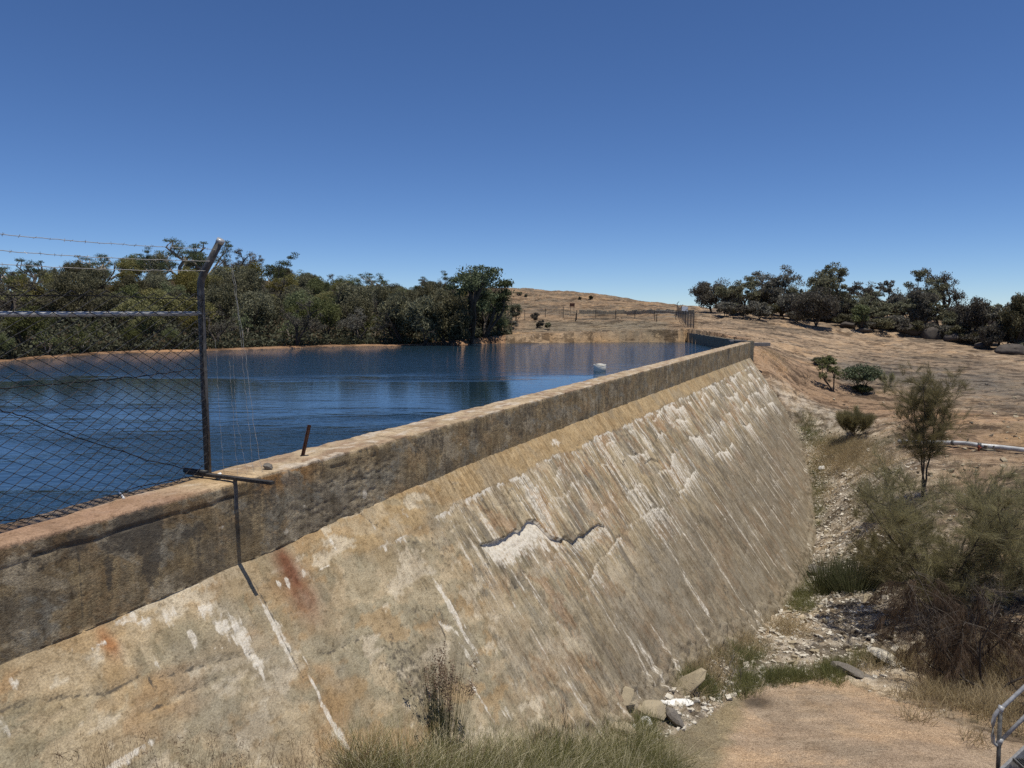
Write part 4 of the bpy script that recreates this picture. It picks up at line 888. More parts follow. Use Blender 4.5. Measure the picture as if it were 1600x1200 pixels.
for x, y0, y1 in [(820, 500, 484), (852, 496, 482), (880, 497, 479), (901, 500, 484), (931, 497, 484), (962, 499, 484), (992, 498, 485), (1023, 501, 484), (1026, 503, 491), (1056, 500, 486)]:
    g_ = on_ground(x, y0, 66, 130); hgt = (y0 - y1) * g_[1] / F; m = MB(); m.tube([g_ - [0, 0, .2], g_ + [0, 0, hgt]], .038, 6); local(m.build('post', M['steel_dark'], hf), hf)
    if x != 1026: tops.append((g_, hgt))
m = MB()
for fr in (.35, .65, .95): m.tube([g + np.array([0, 0, h * fr]) for g, h in tops], .012, 4, False)
local(m.build('wires', M['wire'], hf), hf)
g_ = on_ground(894, 489, 80, 130); gp = thing('gate_panel', 'small dark notice panel beside the slanting post on the hill fence', 'panel', g_)
m = MB(); m.box((0, 0, 1.0), (.62, .04, .42), None, .01); m.build('panel', M['rust'], gp); 
for sx in (-.22, .22): m = MB(); m.tube([(sx, .03, -.2), (sx, .03, 1.2)], .03, 6); m.build('leg', M['steel_dark'], gp)
a = on_ground(899, 502, 66, 130); m = MB(); m.tube([a - [0, 0, .2], a + [.12, 0, .9]], .07, 7); tag(m.build('leaning_stump', M['bark_dark']), 'short dark slanting stump on the grey rock below the hill fence', 'stump')
lw = MB(); rw = np.random.default_rng(12); P = [on_ground(x, y, 80, 135) for x, y in [(905, 490), (940, 491), (975, 490), (1010, 490), (1050, 490), (1085, 491)]]
P = smooth_path(P, 60, 0)
for a_, b_ in zip(P[:-1], P[1:]):
    d_ = b_ - a_; L = np.linalg.norm(d_); c = (a_ + b_) / 2; c[2] = zt(c[0], c[1])[0] + .18 + rw.normal(0, .03); lw.box(c, (L * .96, .12, .62 + rw.normal(0, .06)), rotz(math.atan2(d_[1], d_[0])), .03)
tag(lw.build('stone_wall', M['stone_tan']), 'low wall of upright stone slabs along the bare rock', 'wall')

# ------------------------------------------------------------------ handrail and stairs at the lower right corner
D_ = 9.0
def hp_(x, y, d=D_): return Pd(x, y, d)
foot_ = hp_(1562, 1200); fz = zt(foot_[0], foot_[1])[0]
hr = thing('handrail', 'galvanised tube handrail with a looped end beside steel stairs', 'handrail', (foot_[0], foot_[1], fz))
ex = lambda x0, y0, x1, y1, k: hp_(x1 + (x1 - x0) * k, y1 + (y1 - y0) * k)
topr = [ex(1564, 1108, 1600, 1074, 3.5), hp_(1600, 1074), hp_(1568, 1104), hp_(1560, 1110), hp_(1554, 1118), hp_(1551.5, 1130), hp_(1551, 1150), hp_(1552, 1160), hp_(1556, 1164), hp_(1562, 1160)]
m = MB(); m.tube(topr, .025, 10); local(m.build('top_rail', M['galv'], hr, True), hr)
m = MB(); m.tube([hp_(1562, 1159), hp_(1600, 1121), ex(1562, 1157, 1600, 1121, 3.5)], .024, 10); local(m.build('mid_rail', M['galv'], hr, True), hr)
m = MB(); m.tube([np.array([*foot_[:2], fz - .1]), hp_(1563, 1108)], .026, 10); local(m.build('post', M['galv_dull'], hr, True), hr)
q = ex(1564, 1108, 1600, 1074, 3.0); m = MB(); m.tube([np.array([q[0], q[1], zt(q[0], q[1])[0]]), q], .026, 10); local(m.build('post', M['galv_dull'], hr, True), hr)
m = MB()
for c in (hp_(1563.5, 1108), hp_(1562, 1158)): m = MB(); m.tube([c + [-.012, 0, -.04], c + [.012, 0, .04]], .036, 10); local(m.build('clamp', M['galv'], hr, True), hr)
sa = hp_(1566, 1204, 8.85); sb_ = ex(1570, 1200, 1600, 1168, 5); sb_ = np.array([sb_[0], 8.85, sb_[2]]); stp = thing('steel_stairs', 'galvanised grating stairs rising to the right behind the handrail end', 'stairs', (sa[0], sa[1], zt(sa[0], sa[1])[0]))
sd = (sb_ - sa) / np.linalg.norm(sb_ - sa); ang = -math.atan2(sd[2], sd[0])
for yo in (0, -.85):
    m = MB(); L = np.linalg.norm(sb_ - sa) + .5; m.box((sa + sb_) / 2 - sd * .25 + [0, yo, -.10], (L, .045, .20), roty(ang), .004); local(m.build('stringer', M['galv'], stp), stp)
nt = 9
for k in range(nt):
    c = sa + sd * (.05 + k * .30) + [0, -.425, -.08]; m = MB(); m.box(c + [0, -.0, -.015], (.26, .78, .006)); 
    for j in range(9): m.box(c + [-.12 + j * .03, 0, 0], (.005, .78, .03))
    m.box(c + [-.135, 0, 0], (.02, .78, .04)); local(m.build('tread', M['galv_dull'], stp), stp)

# black hose end at the bottom left
g_ = Pd(178, 1196, 5.6); hz = thing('rubber_hose', 'black hoop of rubber hose with pale tip in the grass at bottom left', 'hose', (g_[0], g_[1], zt(g_[0], g_[1])[0]))
m = MB(); an = np.linspace(0, math.pi, 16); zc = g_[2] - .05 - hz.location.z
P = [(-.11, 0, -.05)] + [(-.11 * math.cos(a), 0, zc + .045 * math.sin(a)) for a in an] + [(.11, 0, -.05)]; m.tube(P, .016, 8); m.build('hoop', M['black_rubber'], hz, True)
m = MB(); m.tube([(-.02, 0, zc + .04), (-.015, 0, zc + .085)], [.016, .010], 8); m.build('tip', M['stone_white'], hz)

# ------------------------------------------------------------------ plants
def rand_dirs(r, n):
    d = r.normal(0, 1, (n, 3)); return d / np.linalg.norm(d, axis=1, keepdims=True)
def leaf_quads(r, P, size, asp=.5, up=0., jitter=.35):
    n = len(P); a = rand_dirs(r, n); a[:, 2] += up; a /= np.linalg.norm(a, axis=1, keepdims=True)
    b = np.cross(a, rand_dirs(r, n)); b /= np.linalg.norm(b, axis=1, keepdims=True) + 1e-9
    s = size * (1 + r.normal(0, jitter, n)).clip(.35, 2)[:, None]; a = a * s * .5; b = b * s * .5 * asp
    V = np.stack([P - a, P + b, P + a, P - b], 1).reshape(-1, 3); return V, np.arange(4 * n).reshape(-1, 4)
def clumps(r, C, R, n, shell=.55):
    """n points spread through clump spheres C (k x 3) with radii R (k x 3)"""
    k = r.integers(0, len(C), n); d = rand_dirs(r, n); rad = (shell + (1 - shell) * r.random(n))[:, None] * np.where(r.random(n) < .25, r.random(n), 1)[:, None]
    return C[k] + d * rad * R[k]
def grow(r, mb, p, d, L, rad, depth, tips, nseg=5, spread=.7, nch=(2, 4), up=.15, wig=.12, shrink=.68, samples=None):
    P = [np.array(p, float)]; d = np.array(d, float); d /= np.linalg.norm(d)
    for i in range(nseg):
        d = d + r.normal(0, wig, 3) + np.array([0, 0, up * .3]); d /= np.linalg.norm(d); P.append(P[-1] + d * L / nseg)
    rr = np.linspace(rad, rad * .6, nseg + 1); mb.tube(P, rr, 5 if rad > .02 else 3, False)
    if samples is not None and depth <= 1:
        for q in P[1:]: samples.append((q, d.copy()))
    if depth == 0: tips.append((P[-1], d.copy())); return
    for _ in range(r.integers(nch[0], nch[1] + 1)):
        i = r.integers(max(1, nseg // 2), nseg + 1); ax = rand_dirs(r, 1)[0]; dd = d + ax * spread + np.array([0, 0, up]); grow(r, mb, P[i], dd, L * shrink * r.uniform(.8, 1.15), rad * .58 * (1 if depth > 1 else .8), depth - 1, tips, nseg, spread, nch, up, wig, shrink, samples)
def make_tree(seed, kind, h, w, mat, n, leaf, bark='bark_dark', label='', cat='tree', group=None, name='tree', base=(0, 0, 0), lean=(0, 0), asp=.5):
    """gum: open umbrella of clumps; dome: dense rounded; droop: hanging tassels; shrub: low dense"""
    r = np.random.default_rng(seed); root = thing(name, label, cat, base, 0, group); mb = MB(); tips = []
    if kind == 'gum':
        nm = 3 if h > 3 else 2
        for k in range(nm):
            a = 6.28 * k / nm + r.uniform(-.5, .5); grow(r, mb, (0, 0, -.1), (math.cos(a) * .38 + lean[0], math.sin(a) * .38 + lean[1], 1), h * .50, h * .020, 2, tips, 5, .75, (2, 3), .35, .14, .55)
        C = np.array([t[0] for t in tips]); C[:, 2] *= h * .92 / C[:, 2].max(); C[:, :2] *= w * .42 / max(.1, np.percentile(np.abs(C[:, :2]), 86))
        k = len(C); C = np.concatenate([C, C * .9 + r.normal(0, 1, C.shape) * np.array([w * .07, w * .07, h * .05])]); k = len(C); R = np.stack([np.full(k, w * .15), np.full(k, w * .15), np.full(k, h * .06)], 1) * r.uniform(.6, 1.35, (k, 1)); sh = .45
    elif kind == 'open':
        for k in range(2):
            a = r.uniform(0, 6.28); grow(r, mb, (0, 0, -.1), (math.cos(a) * .3 + lean[0], math.sin(a) * .3 + lean[1], 1), h * .42, h * .022, 3, tips, 5, .8, (2, 3), .2, .16, .62)
        C = np.array([t[0] for t in tips]); C[:, 2] *= h * .95 / C[:, 2].max(); s_ = w * .42 / max(.1, np.percentile(np.abs(C[:, :2]), 86)); C[:, :2] *= s_
        k = len(C); C = np.concatenate([C, C * .86 + r.normal(0, 1, C.shape) * np.array([w * .10, w * .10, h * .07])]); k = len(C); R = np.stack([np.full(k, w * .12), np.full(k, w * .12), np.full(k, h * .08)], 1) * r.uniform(.6, 1.4, (k, 1)); sh = .3
    else:
        lo_ = {'dome': .22, 'droop': .12, 'shrub': .05}[kind]
        for k in range(4):
            a = r.uniform(0, 6.28); grow(r, mb, (0, 0, -.1), (math.cos(a) * .5 + lean[0], math.sin(a) * .5 + lean[1], 1), h * .45, h * .017, 2, tips, 4, .7, (2, 3), .2, .15, .6)
        nc = 34 if kind != 'shrub' else 22; d = rand_dirs(r, nc); rr = r.uniform(.45, .92, nc)[:, None]; C = d * rr * np.array([w * .40, w * .40, h * (1 - lo_) * .40]) + np.array([0, 0, h * (lo_ + (1 - lo_) * .52)])
        C[:, 0] += lean[0] * C[:, 2] * .5; R = np.stack([np.full(nc, w * .15), np.full(nc, w * .15), np.full(nc, h * .11)], 1) * r.uniform(.6, 1.35, (nc, 1)); sh = .6
    # re-fit the limbs to the crown
    Vt = np.concatenate(mb.V); 
    if kind in ('gum', 'open'):
        Tp = np.array([t[0] for t in tips]); fz_ = h * .92 / Tp[:, 2].max(); fx_ = w * .42 / max(.1, np.percentile(np.abs(Tp[:, :2]), 86)); 
        if kind == 'open': fz_ = h * .95 / Tp[:, 2].max(); fx_ = w * .42 / max(.1, np.percentile(np.abs(Tp[:, :2]), 86))
        kk = np.clip(Vt[:, 2] / (h * .3), 0, 1); Vt = np.stack([Vt[:, 0] * (1 + (fx_ - 1) * kk), Vt[:, 1] * (1 + (fx_ - 1) * kk), Vt[:, 2] * fz_], 1)
    mk('trunk', Vt, [np.concatenate(mb.Q)], M[bark], root)
    P = clumps(r, C, R, n, sh)
    if kind == 'droop': P[:, 2] -= r.random(n) ** 2 * h * .10
    V, Q = leaf_quads(r, P, leaf * (1.35 if kind == 'droop' else 1), asp if kind != 'droop' else .3, -.9 if kind == 'droop' else .1)
    mk('crown', V, Q, M[mat], root); return root

# forest prototypes (placed one by one on the wooded hill)
PROTO = {}
def proto(key, *a, **k): PROTO[key] = make_tree(*a, **k); PROTO[key]['_used'] = 0
KIND_L = {'droop': 'dark drooping she-oak', 'wattle': 'yellow-olive rounded wattle', 'gumf': 'flat-topped open gum tree', 'dome': 'dense olive green tree', 'grey': 'thin greyish half-bare tree', 'sap': 'pale-stemmed young gum'}
for i in range(4): proto(('droop', i), 200 + i, 'droop', 4.6, 4.2, 'leaf_sheoak', 8500, .15)
for i in range(3): proto(('wattle', i), 210 + i, 'dome', 3.9, 4.2, 'leaf_wattle', 8000, .13)
for i in range(3): proto(('gumf', i), 220 + i, 'gum', 5.6, 5.0, 'leaf_gum', 6000, .13, 'bark_pale')
for i in range(3): proto(('dome', i), 230 + i, 'dome', 4.3, 4.0, 'leaf_green', 8000, .13)
for i in range(2): proto(('grey', i), 240 + i, 'open', 4.6, 4.0, 'leaf_grey', 4200, .12)
for i in range(2): proto(('sap', i), 250 + i, 'open', 3.0, 2.2, 'leaf_green', 1900, .13, 'bark_pale')
shx = np.array([a[0] for a in shore_px]); shy = np.array([a[1] for a in shore_px])
rf = np.random.default_rng(77); nf_ = 0
def place_tree(kind, p, rz, sc, label, group, name='tree'):
    global nf_
    keys = [k for k in PROTO if k[0] == kind]; key = keys[rf.integers(0, len(keys))]; o = PROTO[key]
    if not o['_used']: o['_used'] = 1; o.location = tuple(p); o.rotation_euler = (0, 0, rz); o.scale = tuple(np.broadcast_to(sc, 3)); o['label'] = label; o['group'] = group
    else: o = dup(o, p, rz, tuple(np.broadcast_to(sc, 3)), label, group)
    nf_ += 1; return o
rows = [(1.6, 'sap', .62), (4.0, 'low', .8), (8, 'mid', .95), (13, 'mid', 1.), (19, 'mid', 1.0), (26, 'mid', 1.02), (34, 'mid', 1.05), (43, 'mid', 1.08), (53, 'up', 1.08), (63, 'up', 1.1), (70, 'top', 1.12)]
for ri, (off, band, hs) in enumerate(rows):
    x = -55 - rf.uniform(0, 40)
    while x < 790:
        d0 = Pz(x, np.interp(x, shx, shy), -.75)[1]; d = d0 + off * (122 - d0) / 75 if off > 6 else d0 + off; d += rf.normal(0, .035 * off + .25)
        if off > 30 and x > 715: break
        if off > 12 and x > 770: break
        g_ = at(x, d); k = rf.random(); lowd = x > 545
        if band == 'sap': kind = 'sap' if k < .6 else ('dome' if k < .85 else 'grey'); sc = hs * rf.uniform(.8, 1.15) * (.62 if kind == 'dome' else 1)
        elif band == 'low': kind = ('droop' if lowd else 'dome') if k < .55 else ('sap' if k < .75 else 'wattle'); sc = hs * rf.uniform(.75, 1.1)
        elif band == 'mid': kind = 'droop' if k < (.8 if lowd else .5) else ('wattle' if k < .83 else ('dome' if k < .92 else 'grey')); sc = hs * rf.uniform(.85, 1.15)
        elif band == 'up': kind = 'wattle' if k < .4 else ('droop' if k < .65 else ('dome' if k < .85 else 'gumf')); sc = hs * rf.uniform(.8, 1.12)
        else: kind = 'gumf' if k < .42 else ('grey' if k < .62 else ('droop' if k < .8 else 'dome')); sc = hs * rf.uniform(.75, 1.15)
        if off >= 34 and x < 210: sc *= .84
        if off >= 19 and x > 480: sc *= .80 - .08 * (band == 'top')
        where = {'sap': 'at the sandy water edge', 'low': 'just behind the sandy shore', 'mid': 'midway up the wooded hill', 'up': 'high on the wooded hill', 'top': 'on the wooded hill skyline'}[band]
        where += ' behind the fence' if x < 325 else ' right of the fence post'
        if rf.random() > .04: place_tree(kind, g_, rf.uniform(0, 6.28), (sc * rf.uniform(.92, 1.1), sc, sc * rf.uniform(.9, 1.08)), KIND_L[kind] + ' ' + where, 'trees of the wooded hill over the water')
        w_ = {'sap': 2.3, 'low': 3.0, 'mid': 3.5, 'up': 3.9, 'top': 3.6}[band] * 1.12; x += w_ * F / d * rf.uniform(.8, 1.2)
print('forest trees', nf_)
# undergrowth of the wood
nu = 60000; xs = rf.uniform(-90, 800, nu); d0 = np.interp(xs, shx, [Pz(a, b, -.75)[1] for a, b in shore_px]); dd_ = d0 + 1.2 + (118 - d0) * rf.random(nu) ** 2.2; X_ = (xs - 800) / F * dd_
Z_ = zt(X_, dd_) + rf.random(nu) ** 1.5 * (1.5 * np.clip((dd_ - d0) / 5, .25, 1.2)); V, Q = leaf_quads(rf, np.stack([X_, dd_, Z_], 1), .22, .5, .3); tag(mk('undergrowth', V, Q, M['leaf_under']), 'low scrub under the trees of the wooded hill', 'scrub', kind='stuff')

# the big gum and its neighbours at the right end of the wood
g_ = at(737, 59.5); make_tree(301, 'gum', 6.6, 5.6, 'leaf_gum', 9500, .17, 'bark_dark', 'tall leafy gum tree standing highest at the right end of the wood', base=g_, name='gum_tree')
g_ = at(757, 61); make_tree(302, 'gum', 5.0, 4.2, 'leaf_gum', 4800, .16, 'bark_dark', 'leafy gum leaning right beside the tallest gum', base=g_, name='gum_tree', lean=(.35, 0))
for i, (x, d, h, w, lab) in enumerate([(700, 57.5, 4.8, 4.2, 'very dark drooping she-oak left of the tallest gum at the water'), (662, 57, 4.4, 4.0, 'dark she-oak with slanting pale trunk near the shore'), (716, 56.8, 3.4, 3.0, 'dark she-oak hanging over the water edge below the tallest gum'), (628, 58, 4.6, 4.0, 'tall dark she-oak behind the shore saplings')]):
    make_tree(310 + i, 'droop', h, w, 'leaf_sheoak', 6500, .19, 'bark_dark', lab, base=at(x, d), name='she_oak', lean=(.2 if i == 1 else 0, 0))
for i, (x, y, w, h, mat, kind, lab) in enumerate([(806, 503, 1.9, 2.2, 'leaf_sheoak', 'shrub', 'round olive bush alone on the rock right of the tallest gum'), (836, 503, 1.1, 1.1, 'leaf_grey', 'shrub', 'small grey bush right of the round olive bush'), (857, 515, .9, .8, 'leaf_sheoak', 'shrub', 'low dark bush on the grey slab above the shore'),
        (785, 515, 2.0, 1.6, 'leaf_grey', 'open', 'sparse grey scrub at the foot of the tallest gum'), (773, 522, 1.6, 1.3, 'leaf_grey', 'open', 'thin twiggy scrub by the shore under the tallest gum'), (842, 512, .9, .8, 'leaf_grey', 'open', 'thin grey bush between the two dark bushes on the slab'),
        (812, 461, 1.1, .6, 'leaf_sheoak', 'shrub', 'small dark bush near the crest of the bare hill'), (822, 464, .7, .5, 'leaf_sheoak', 'shrub', 'tiny bush right of the one near the hill crest'), (906, 468, .7, .5, 'leaf_sheoak', 'shrub', 'tiny dark bush halfway along the bare hillside'), (923, 468, .9, .7, 'leaf_sheoak', 'shrub', 'dark bush right of the tiny one on the bare hillside')]):
    make_tree(330 + i, kind, h, w, mat, 3600 if w > 1.5 else 1500, .13, 'bark_dark', lab, 'bush', base=on_ground(x, y, 60, 170), name='bush')

# trees on the right ridge
RT = [(1112, 489, 66, 56, 'droop', 'leaf_grey', 5200, 'broad round dark tree at the left end of the right tree line', 0), (1144, 491, 40, 44, 'droop', 'leaf_grey', 3000, 'lower dark tree tucked right of the broad round one', 0), (1168, 492, 54, 58, 'open', 'leaf_sheoak', 4800, 'second tall dark tree with forked trunks in the right tree line', 0), (1196, 494, 44, 52, 'open', 'leaf_grey', 3600, 'dark tree between the forked one and the leaning one', 0),
      (1222, 494, 66, 76, 'open', 'leaf_grey', 3000, 'leaning tree with thin sparse crown on the right ridge', -.25), (1262, 500, 62, 84, 'open', 'leaf_sheoak', 4200, 'tallest spreading tree in the middle of the right tree line', 0), (1292, 500, 50, 88, 'gum', 'leaf_sheoak', 2600, 'tall tree with rounded puffs of crown right of the tallest spreading one', .1), (1275, 509, 74, 62, 'droop', 'leaf_grey', 6200, 'wide dark brown tree standing forward of the tallest pair', 0),
      (1236, 500, 50, 46, 'droop', 'leaf_grey', 3400, 'low dark tree under the leaning one', 0), (1315, 500, 40, 50, 'droop', 'leaf_grey', 3200, 'narrow dark tree right of the tallest pair', 0), (1347, 496, 44, 56, 'gum', 'leaf_grey', 2000, 'thin umbrella-crowned tree, left of a see-through pair', 0), (1378, 496, 42, 56, 'open', 'leaf_grey', 2000, 'thin open tree, right of a see-through pair', 0), (1344, 517, 36, 40, 'dome', 'leaf_green', 2600, 'small tree with bright yellow-green top', 0),
      (1396, 506, 46, 52, 'droop', 'leaf_grey', 3800, 'dark tree above the low brown boulder', 0), (1430, 512, 52, 66, 'droop', 'leaf_grey', 4200, 'dense dark tree left of the lone open-crowned tree', 0), (1441, 505, 46, 84, 'gum', 'leaf_sheoak', 2800, 'tall tree with domed crown beside the lone open-crowned tree', 0), (1470, 500, 50, 80, 'open', 'leaf_grey', 2400, 'lone open-crowned tree leaning right on the skyline', .25),
      (1486, 520, 40, 36, 'droop', 'leaf_sheoak', 2600, 'low dark tree under the lone open-crowned tree', 0), (1522, 532, 50, 74, 'droop', 'leaf_grey', 3600, 'drooping dark tree above the dark split boulder', -.1), (1560, 540, 48, 76, 'open', 'leaf_grey', 3600, 'sparse grey tree second from the right edge', .1), (1592, 546, 56, 90, 'droop', 'leaf_sheoak', 5200, 'large dark tree at the right edge of the photo', 0), (1545, 545, 36, 42, 'droop', 'leaf_grey', 2600, 'low dark tree between the drooping one and the sparse grey one', 0)]
for i, (x, y, w, h, kind, mat, n, lab, ln) in enumerate(RT):
    g_ = on_ground(x, y, 50, 130); k = g_[1] / F; make_tree(400 + i, kind, h * k * 1.02, w * k * 1.1, mat, int(n * (2.2 if kind == 'droop' else 2.6)), .19, 'bark_dark', lab, base=g_, lean=(ln, 0), group='trees of the right ridge')
rb_ = np.random.default_rng(5)
for i in range(26):
    x = 1130 + i * 19 + rb_.uniform(-6, 6); y = np.interp(x, [1130, 1300, 1400, 1500, 1600], [493, 506, 520, 534, 548]) + rb_.uniform(-4, 2); g_ = on_ground(x, y, 50, 130); k = g_[1] / F
    make_tree(450 + i, 'shrub', rb_.uniform(16, 32) * k, rb_.uniform(36, 56) * k, ['leaf_grey', 'leaf_sheoak', 'leaf_grey'][i % 3], 3200, .19, 'bark_dark', 'low dark scrub bush under the right tree line', 'bush', base=g_, group='scrub bushes of the right tree line', name='bush')

for i in range(22):
    x = 1150 + i * 21 + rb_.uniform(-8, 8); y = np.interp(x, [1130, 1300, 1400, 1500, 1600], [490, 499, 508, 520, 534]) + rb_.uniform(-5, 5); g_ = on_ground(x, y, 50, 130); k = g_[1] / F
    make_tree(480 + i, ['droop', 'open', 'droop', 'gum'][i % 4], rb_.uniform(34, 52) * k, rb_.uniform(36, 52) * k, ['leaf_grey', 'leaf_sheoak'][i % 2], 5200, .18, 'bark_dark', 'dark she-oak filling the back of the right tree line', base=g_, group='background trees of the right ridge')

# --- needle-leaved plants near the dam
def ribbons(r, S, Dn, L, w, droop=.0, seg=2):
    n = len(S); L = L * r.uniform(.6, 1.25, n)[:, None]; side = np.cross(Dn, rand_dirs(r, n)); side /= np.linalg.norm(side, axis=1, keepdims=True) + 1e-9
    P = [S]; d = Dn / (np.linalg.norm(Dn, axis=1, keepdims=True) + 1e-9)
    for k in range(seg): d = d + np.array([0, 0, -droop / seg]); d /= np.linalg.norm(d, axis=1, keepdims=True); P.append(P[-1] + d * L / seg)
    V = []; 
    for k, p in enumerate(P): ww = w * (1 - .75 * k / seg); V += [p - side * ww / 2, p + side * ww / 2]
    V = np.stack(V, 1).reshape(-1, 3); b = np.arange(n)[:, None] * 2 * (seg + 1); Q = np.stack([np.concatenate([b + 2 * k, b + 2 * k + 1, b + 2 * k + 3, b + 2 * k + 2], 1) for k in range(seg)], 1).reshape(-1, 4)
    return V, Q
def needle_plant(seed, name, label, cat, base, h, w, n, L, nw_, mat, droop=.3, stems=3, depth=3, spread=.6, up=.2, trunkr=.03, straight=False, lean=(0, 0), bare=.0, bark='bark_dark', outw=.35, hang=0.):
    r = np.random.default_rng(seed); root = thing(name, label, cat, base); mb = MB(); tips = []; sam = []
    for k in range(stems):
        a = 6.28 * k / stems + r.uniform(-.4, .4); s0 = .25 if straight else .55
        grow(r, mb, (r.normal(0, .03), r.normal(0, .03), -.1), (math.cos(a) * s0 + lean[0], math.sin(a) * s0 + lean[1], 1), h * (.55 if straight else .42), trunkr, depth, tips, 6, spread, (2, 4), up, .10, .62, sam)
    Vt = np.concatenate(mb.V); S = np.array([s[0] for s in sam]); Dm = np.array([s[1] for s in sam]); fz_ = h * .93 / S[:, 2].max(); fx_ = w * .46 / np.percentile(np.hypot(S[:, 0] - S[:, 0].mean(), S[:, 1]), 93)
    f = lambda A: np.stack([A[:, 0] * (1 + (fx_ - 1) * np.clip(A[:, 2] / (h * .3), 0, 1)), A[:, 1] * (1 + (fx_ - 1) * np.clip(A[:, 2] / (h * .3), 0, 1)), A[:, 2] * fz_], 1)
    mk('trunk', f(Vt), [np.concatenate(mb.Q)], M[bark], root); S = f(S)
    if bare: kz = S[:, 2] > bare * h; S = S[kz]; Dm = Dm[kz]
    k = r.integers(0, len(S), n); d = Dm[k] * .6 + rand_dirs(r, n) * .6 + np.array([0, 0, .25 if not hang else -hang]); o = S[k] - np.array([0, 0, h * .45]); o /= np.linalg.norm(o, axis=1, keepdims=True); d += o * outw
    V, Q = ribbons(r, S[k] + r.normal(0, h * .032, (n, 3)), d, L, nw_, droop, 3); mk('foliage', V, Q, M[mat], root); return root
def feather(seed, name, label, cat, base, h, w, stems, nbr, n, L, nw_, mat, t0=.2, sway=.25, up=.6, droop=.25, trunkr=.03, prof=None, off=(0, 0), hang=0., jit_=.02):
    """she-oak: stems with side branches and twigs at all heights, needles strung along the twigs"""
    r = np.random.default_rng(seed); root = thing(name, label, cat, base); mb = MB(); S = []; D = []
    prof = prof or (lambda t: math.sin(math.pi * min(1, max(0, t)) ** .8) ** .6)
    for k in range(stems):
        a = 6.28 * k / stems + r.uniform(-.5, .5); e = np.array([math.cos(a) * w * sway + off[0], math.sin(a) * w * sway + off[1], h * r.uniform(.78, .97)]); n_ = 12
        t = np.linspace(0, 1, n_)[:, None]; P = e * t * np.array([1, 1, 1]) ; P[:, :2] *= t ** .35; P[:, :2] += np.cumsum(r.normal(0, .012 * h, (n_, 2)), 0) * .6; P[:, 2] -= .1 * (1 - t[:, 0])
        mb.tube(P, np.linspace(trunkr, trunkr * .2, n_), 6, False)
        for j in range(nbr):
            q = t0 + (1 - t0) * ((j + r.random()) / nbr); p = np.array([np.interp(q, t[:, 0], P[:, c]) for c in range(3)]); az = r.uniform(0, 6.28); ll = w * .5 * prof(q) * r.uniform(.45, 1.05) * (1 - sway * .6)
            B = [p]; d = np.array([math.cos(az), math.sin(az), up * r.uniform(.4, 1.4)]); d /= np.linalg.norm(d)
            for _ in range(6): d = d + r.normal(0, .12, 3) + np.array([0, 0, -hang * .35]); d /= np.linalg.norm(d); B.append(B[-1] + d * ll / 6)
            mb.tube(B, np.linspace(trunkr * .28, trunkr * .08, 7), 3, False)
            for m_ in range(10):
                i = r.integers(1, 7); td = d * .6 + rand_dirs(r, 1)[0] * .8 + np.array([0, 0, .35 - hang]); td /= np.linalg.norm(td); tl = ll * r.uniform(.18, .42); nn_ = 5
                for u__ in range(nn_): S.append(B[i] + td * tl * u__ / nn_); D.append(td)
                mb.tube([B[i], B[i] + td * tl], .0025, 3, False)
    mk('trunk', np.concatenate(mb.V), [np.concatenate(mb.Q)], M['bark_dark'], root); S = np.array(S); D = np.array(D)
    k = r.integers(0, len(S), n); d = D[k] + rand_dirs(r, n) * .5 + np.array([0, 0, .15 - hang]); V, Q = ribbons(r, S[k] + r.normal(0, jit_, (n, 3)), d, L, nw_, droop, 3); mk('foliage', V, Q, M[mat], root); return root
feather(501, 'she_oak_sapling', 'slender two-stemmed she-oak sapling with feathery crown above the big bush', 'tree', on_ground(1443, 776, 15), 4.15, 3.3, 3, 24, 26000, .28, .0054, 'needle', .30, .16, .95, .2, .035, prof=lambda t: (.55 + .9 * t if t < .5 else 1.05 - .5 * (t - .5)), off=(-.1, 0))
feather(502, 'she_oak_bush', 'largest feathery she-oak bush spreading over the gully at right', 'bush', at(1492, 17.4), 3.5, 4.7, 8, 22, 62000, .24, .0052, 'needle', .12, .36, .5, .3, .04, prof=lambda t: 1. - .3 * t)
feather(503, 'she_oak_bush', 'drooping brownish she-oak bush in front of the largest one', 'bush', at(1535, 14.6), 2.0, 3.4, 6, 16, 24000, .30, .0048, 'needle_brown', .25, .36, .1, 1.2, .03, hang=.7, prof=lambda t: 1.)
feather(504, 'she_oak_bush', 'small dark she-oak bush left of the largest one', 'bush', at(1392, 20.8), 1.3, 1.9, 5, 12, 10000, .22, .0055, 'needle', .1, .34, .5, .3, .02)
needle_plant(505, 'broom_bush', 'upright dark green broom-like bush on the bank beyond the straw grass', 'bush', on_ground(1335, 684, 20), 1.45, 2.0, 16000, .32, .010, 'needle', .05, 9, 2, .45, .3, .015)
needle_plant(506, 'she_oak_bush', 'pale thin bush right of the leafy small tree on the rock', 'bush', on_ground(1388, 606, 30), 1.0, 1.1, 2500, .25, .012, 'needle', .2, 4, 2, .5, .3, .012)
feather(507, 'she_oak_bush', 'feathery shrub at the right edge behind the brown one', 'bush', at(1605, 18.0), 2.7, 3.4, 6, 16, 26000, .26, .0052, 'needle', .12, .34, .5, .4, .03)
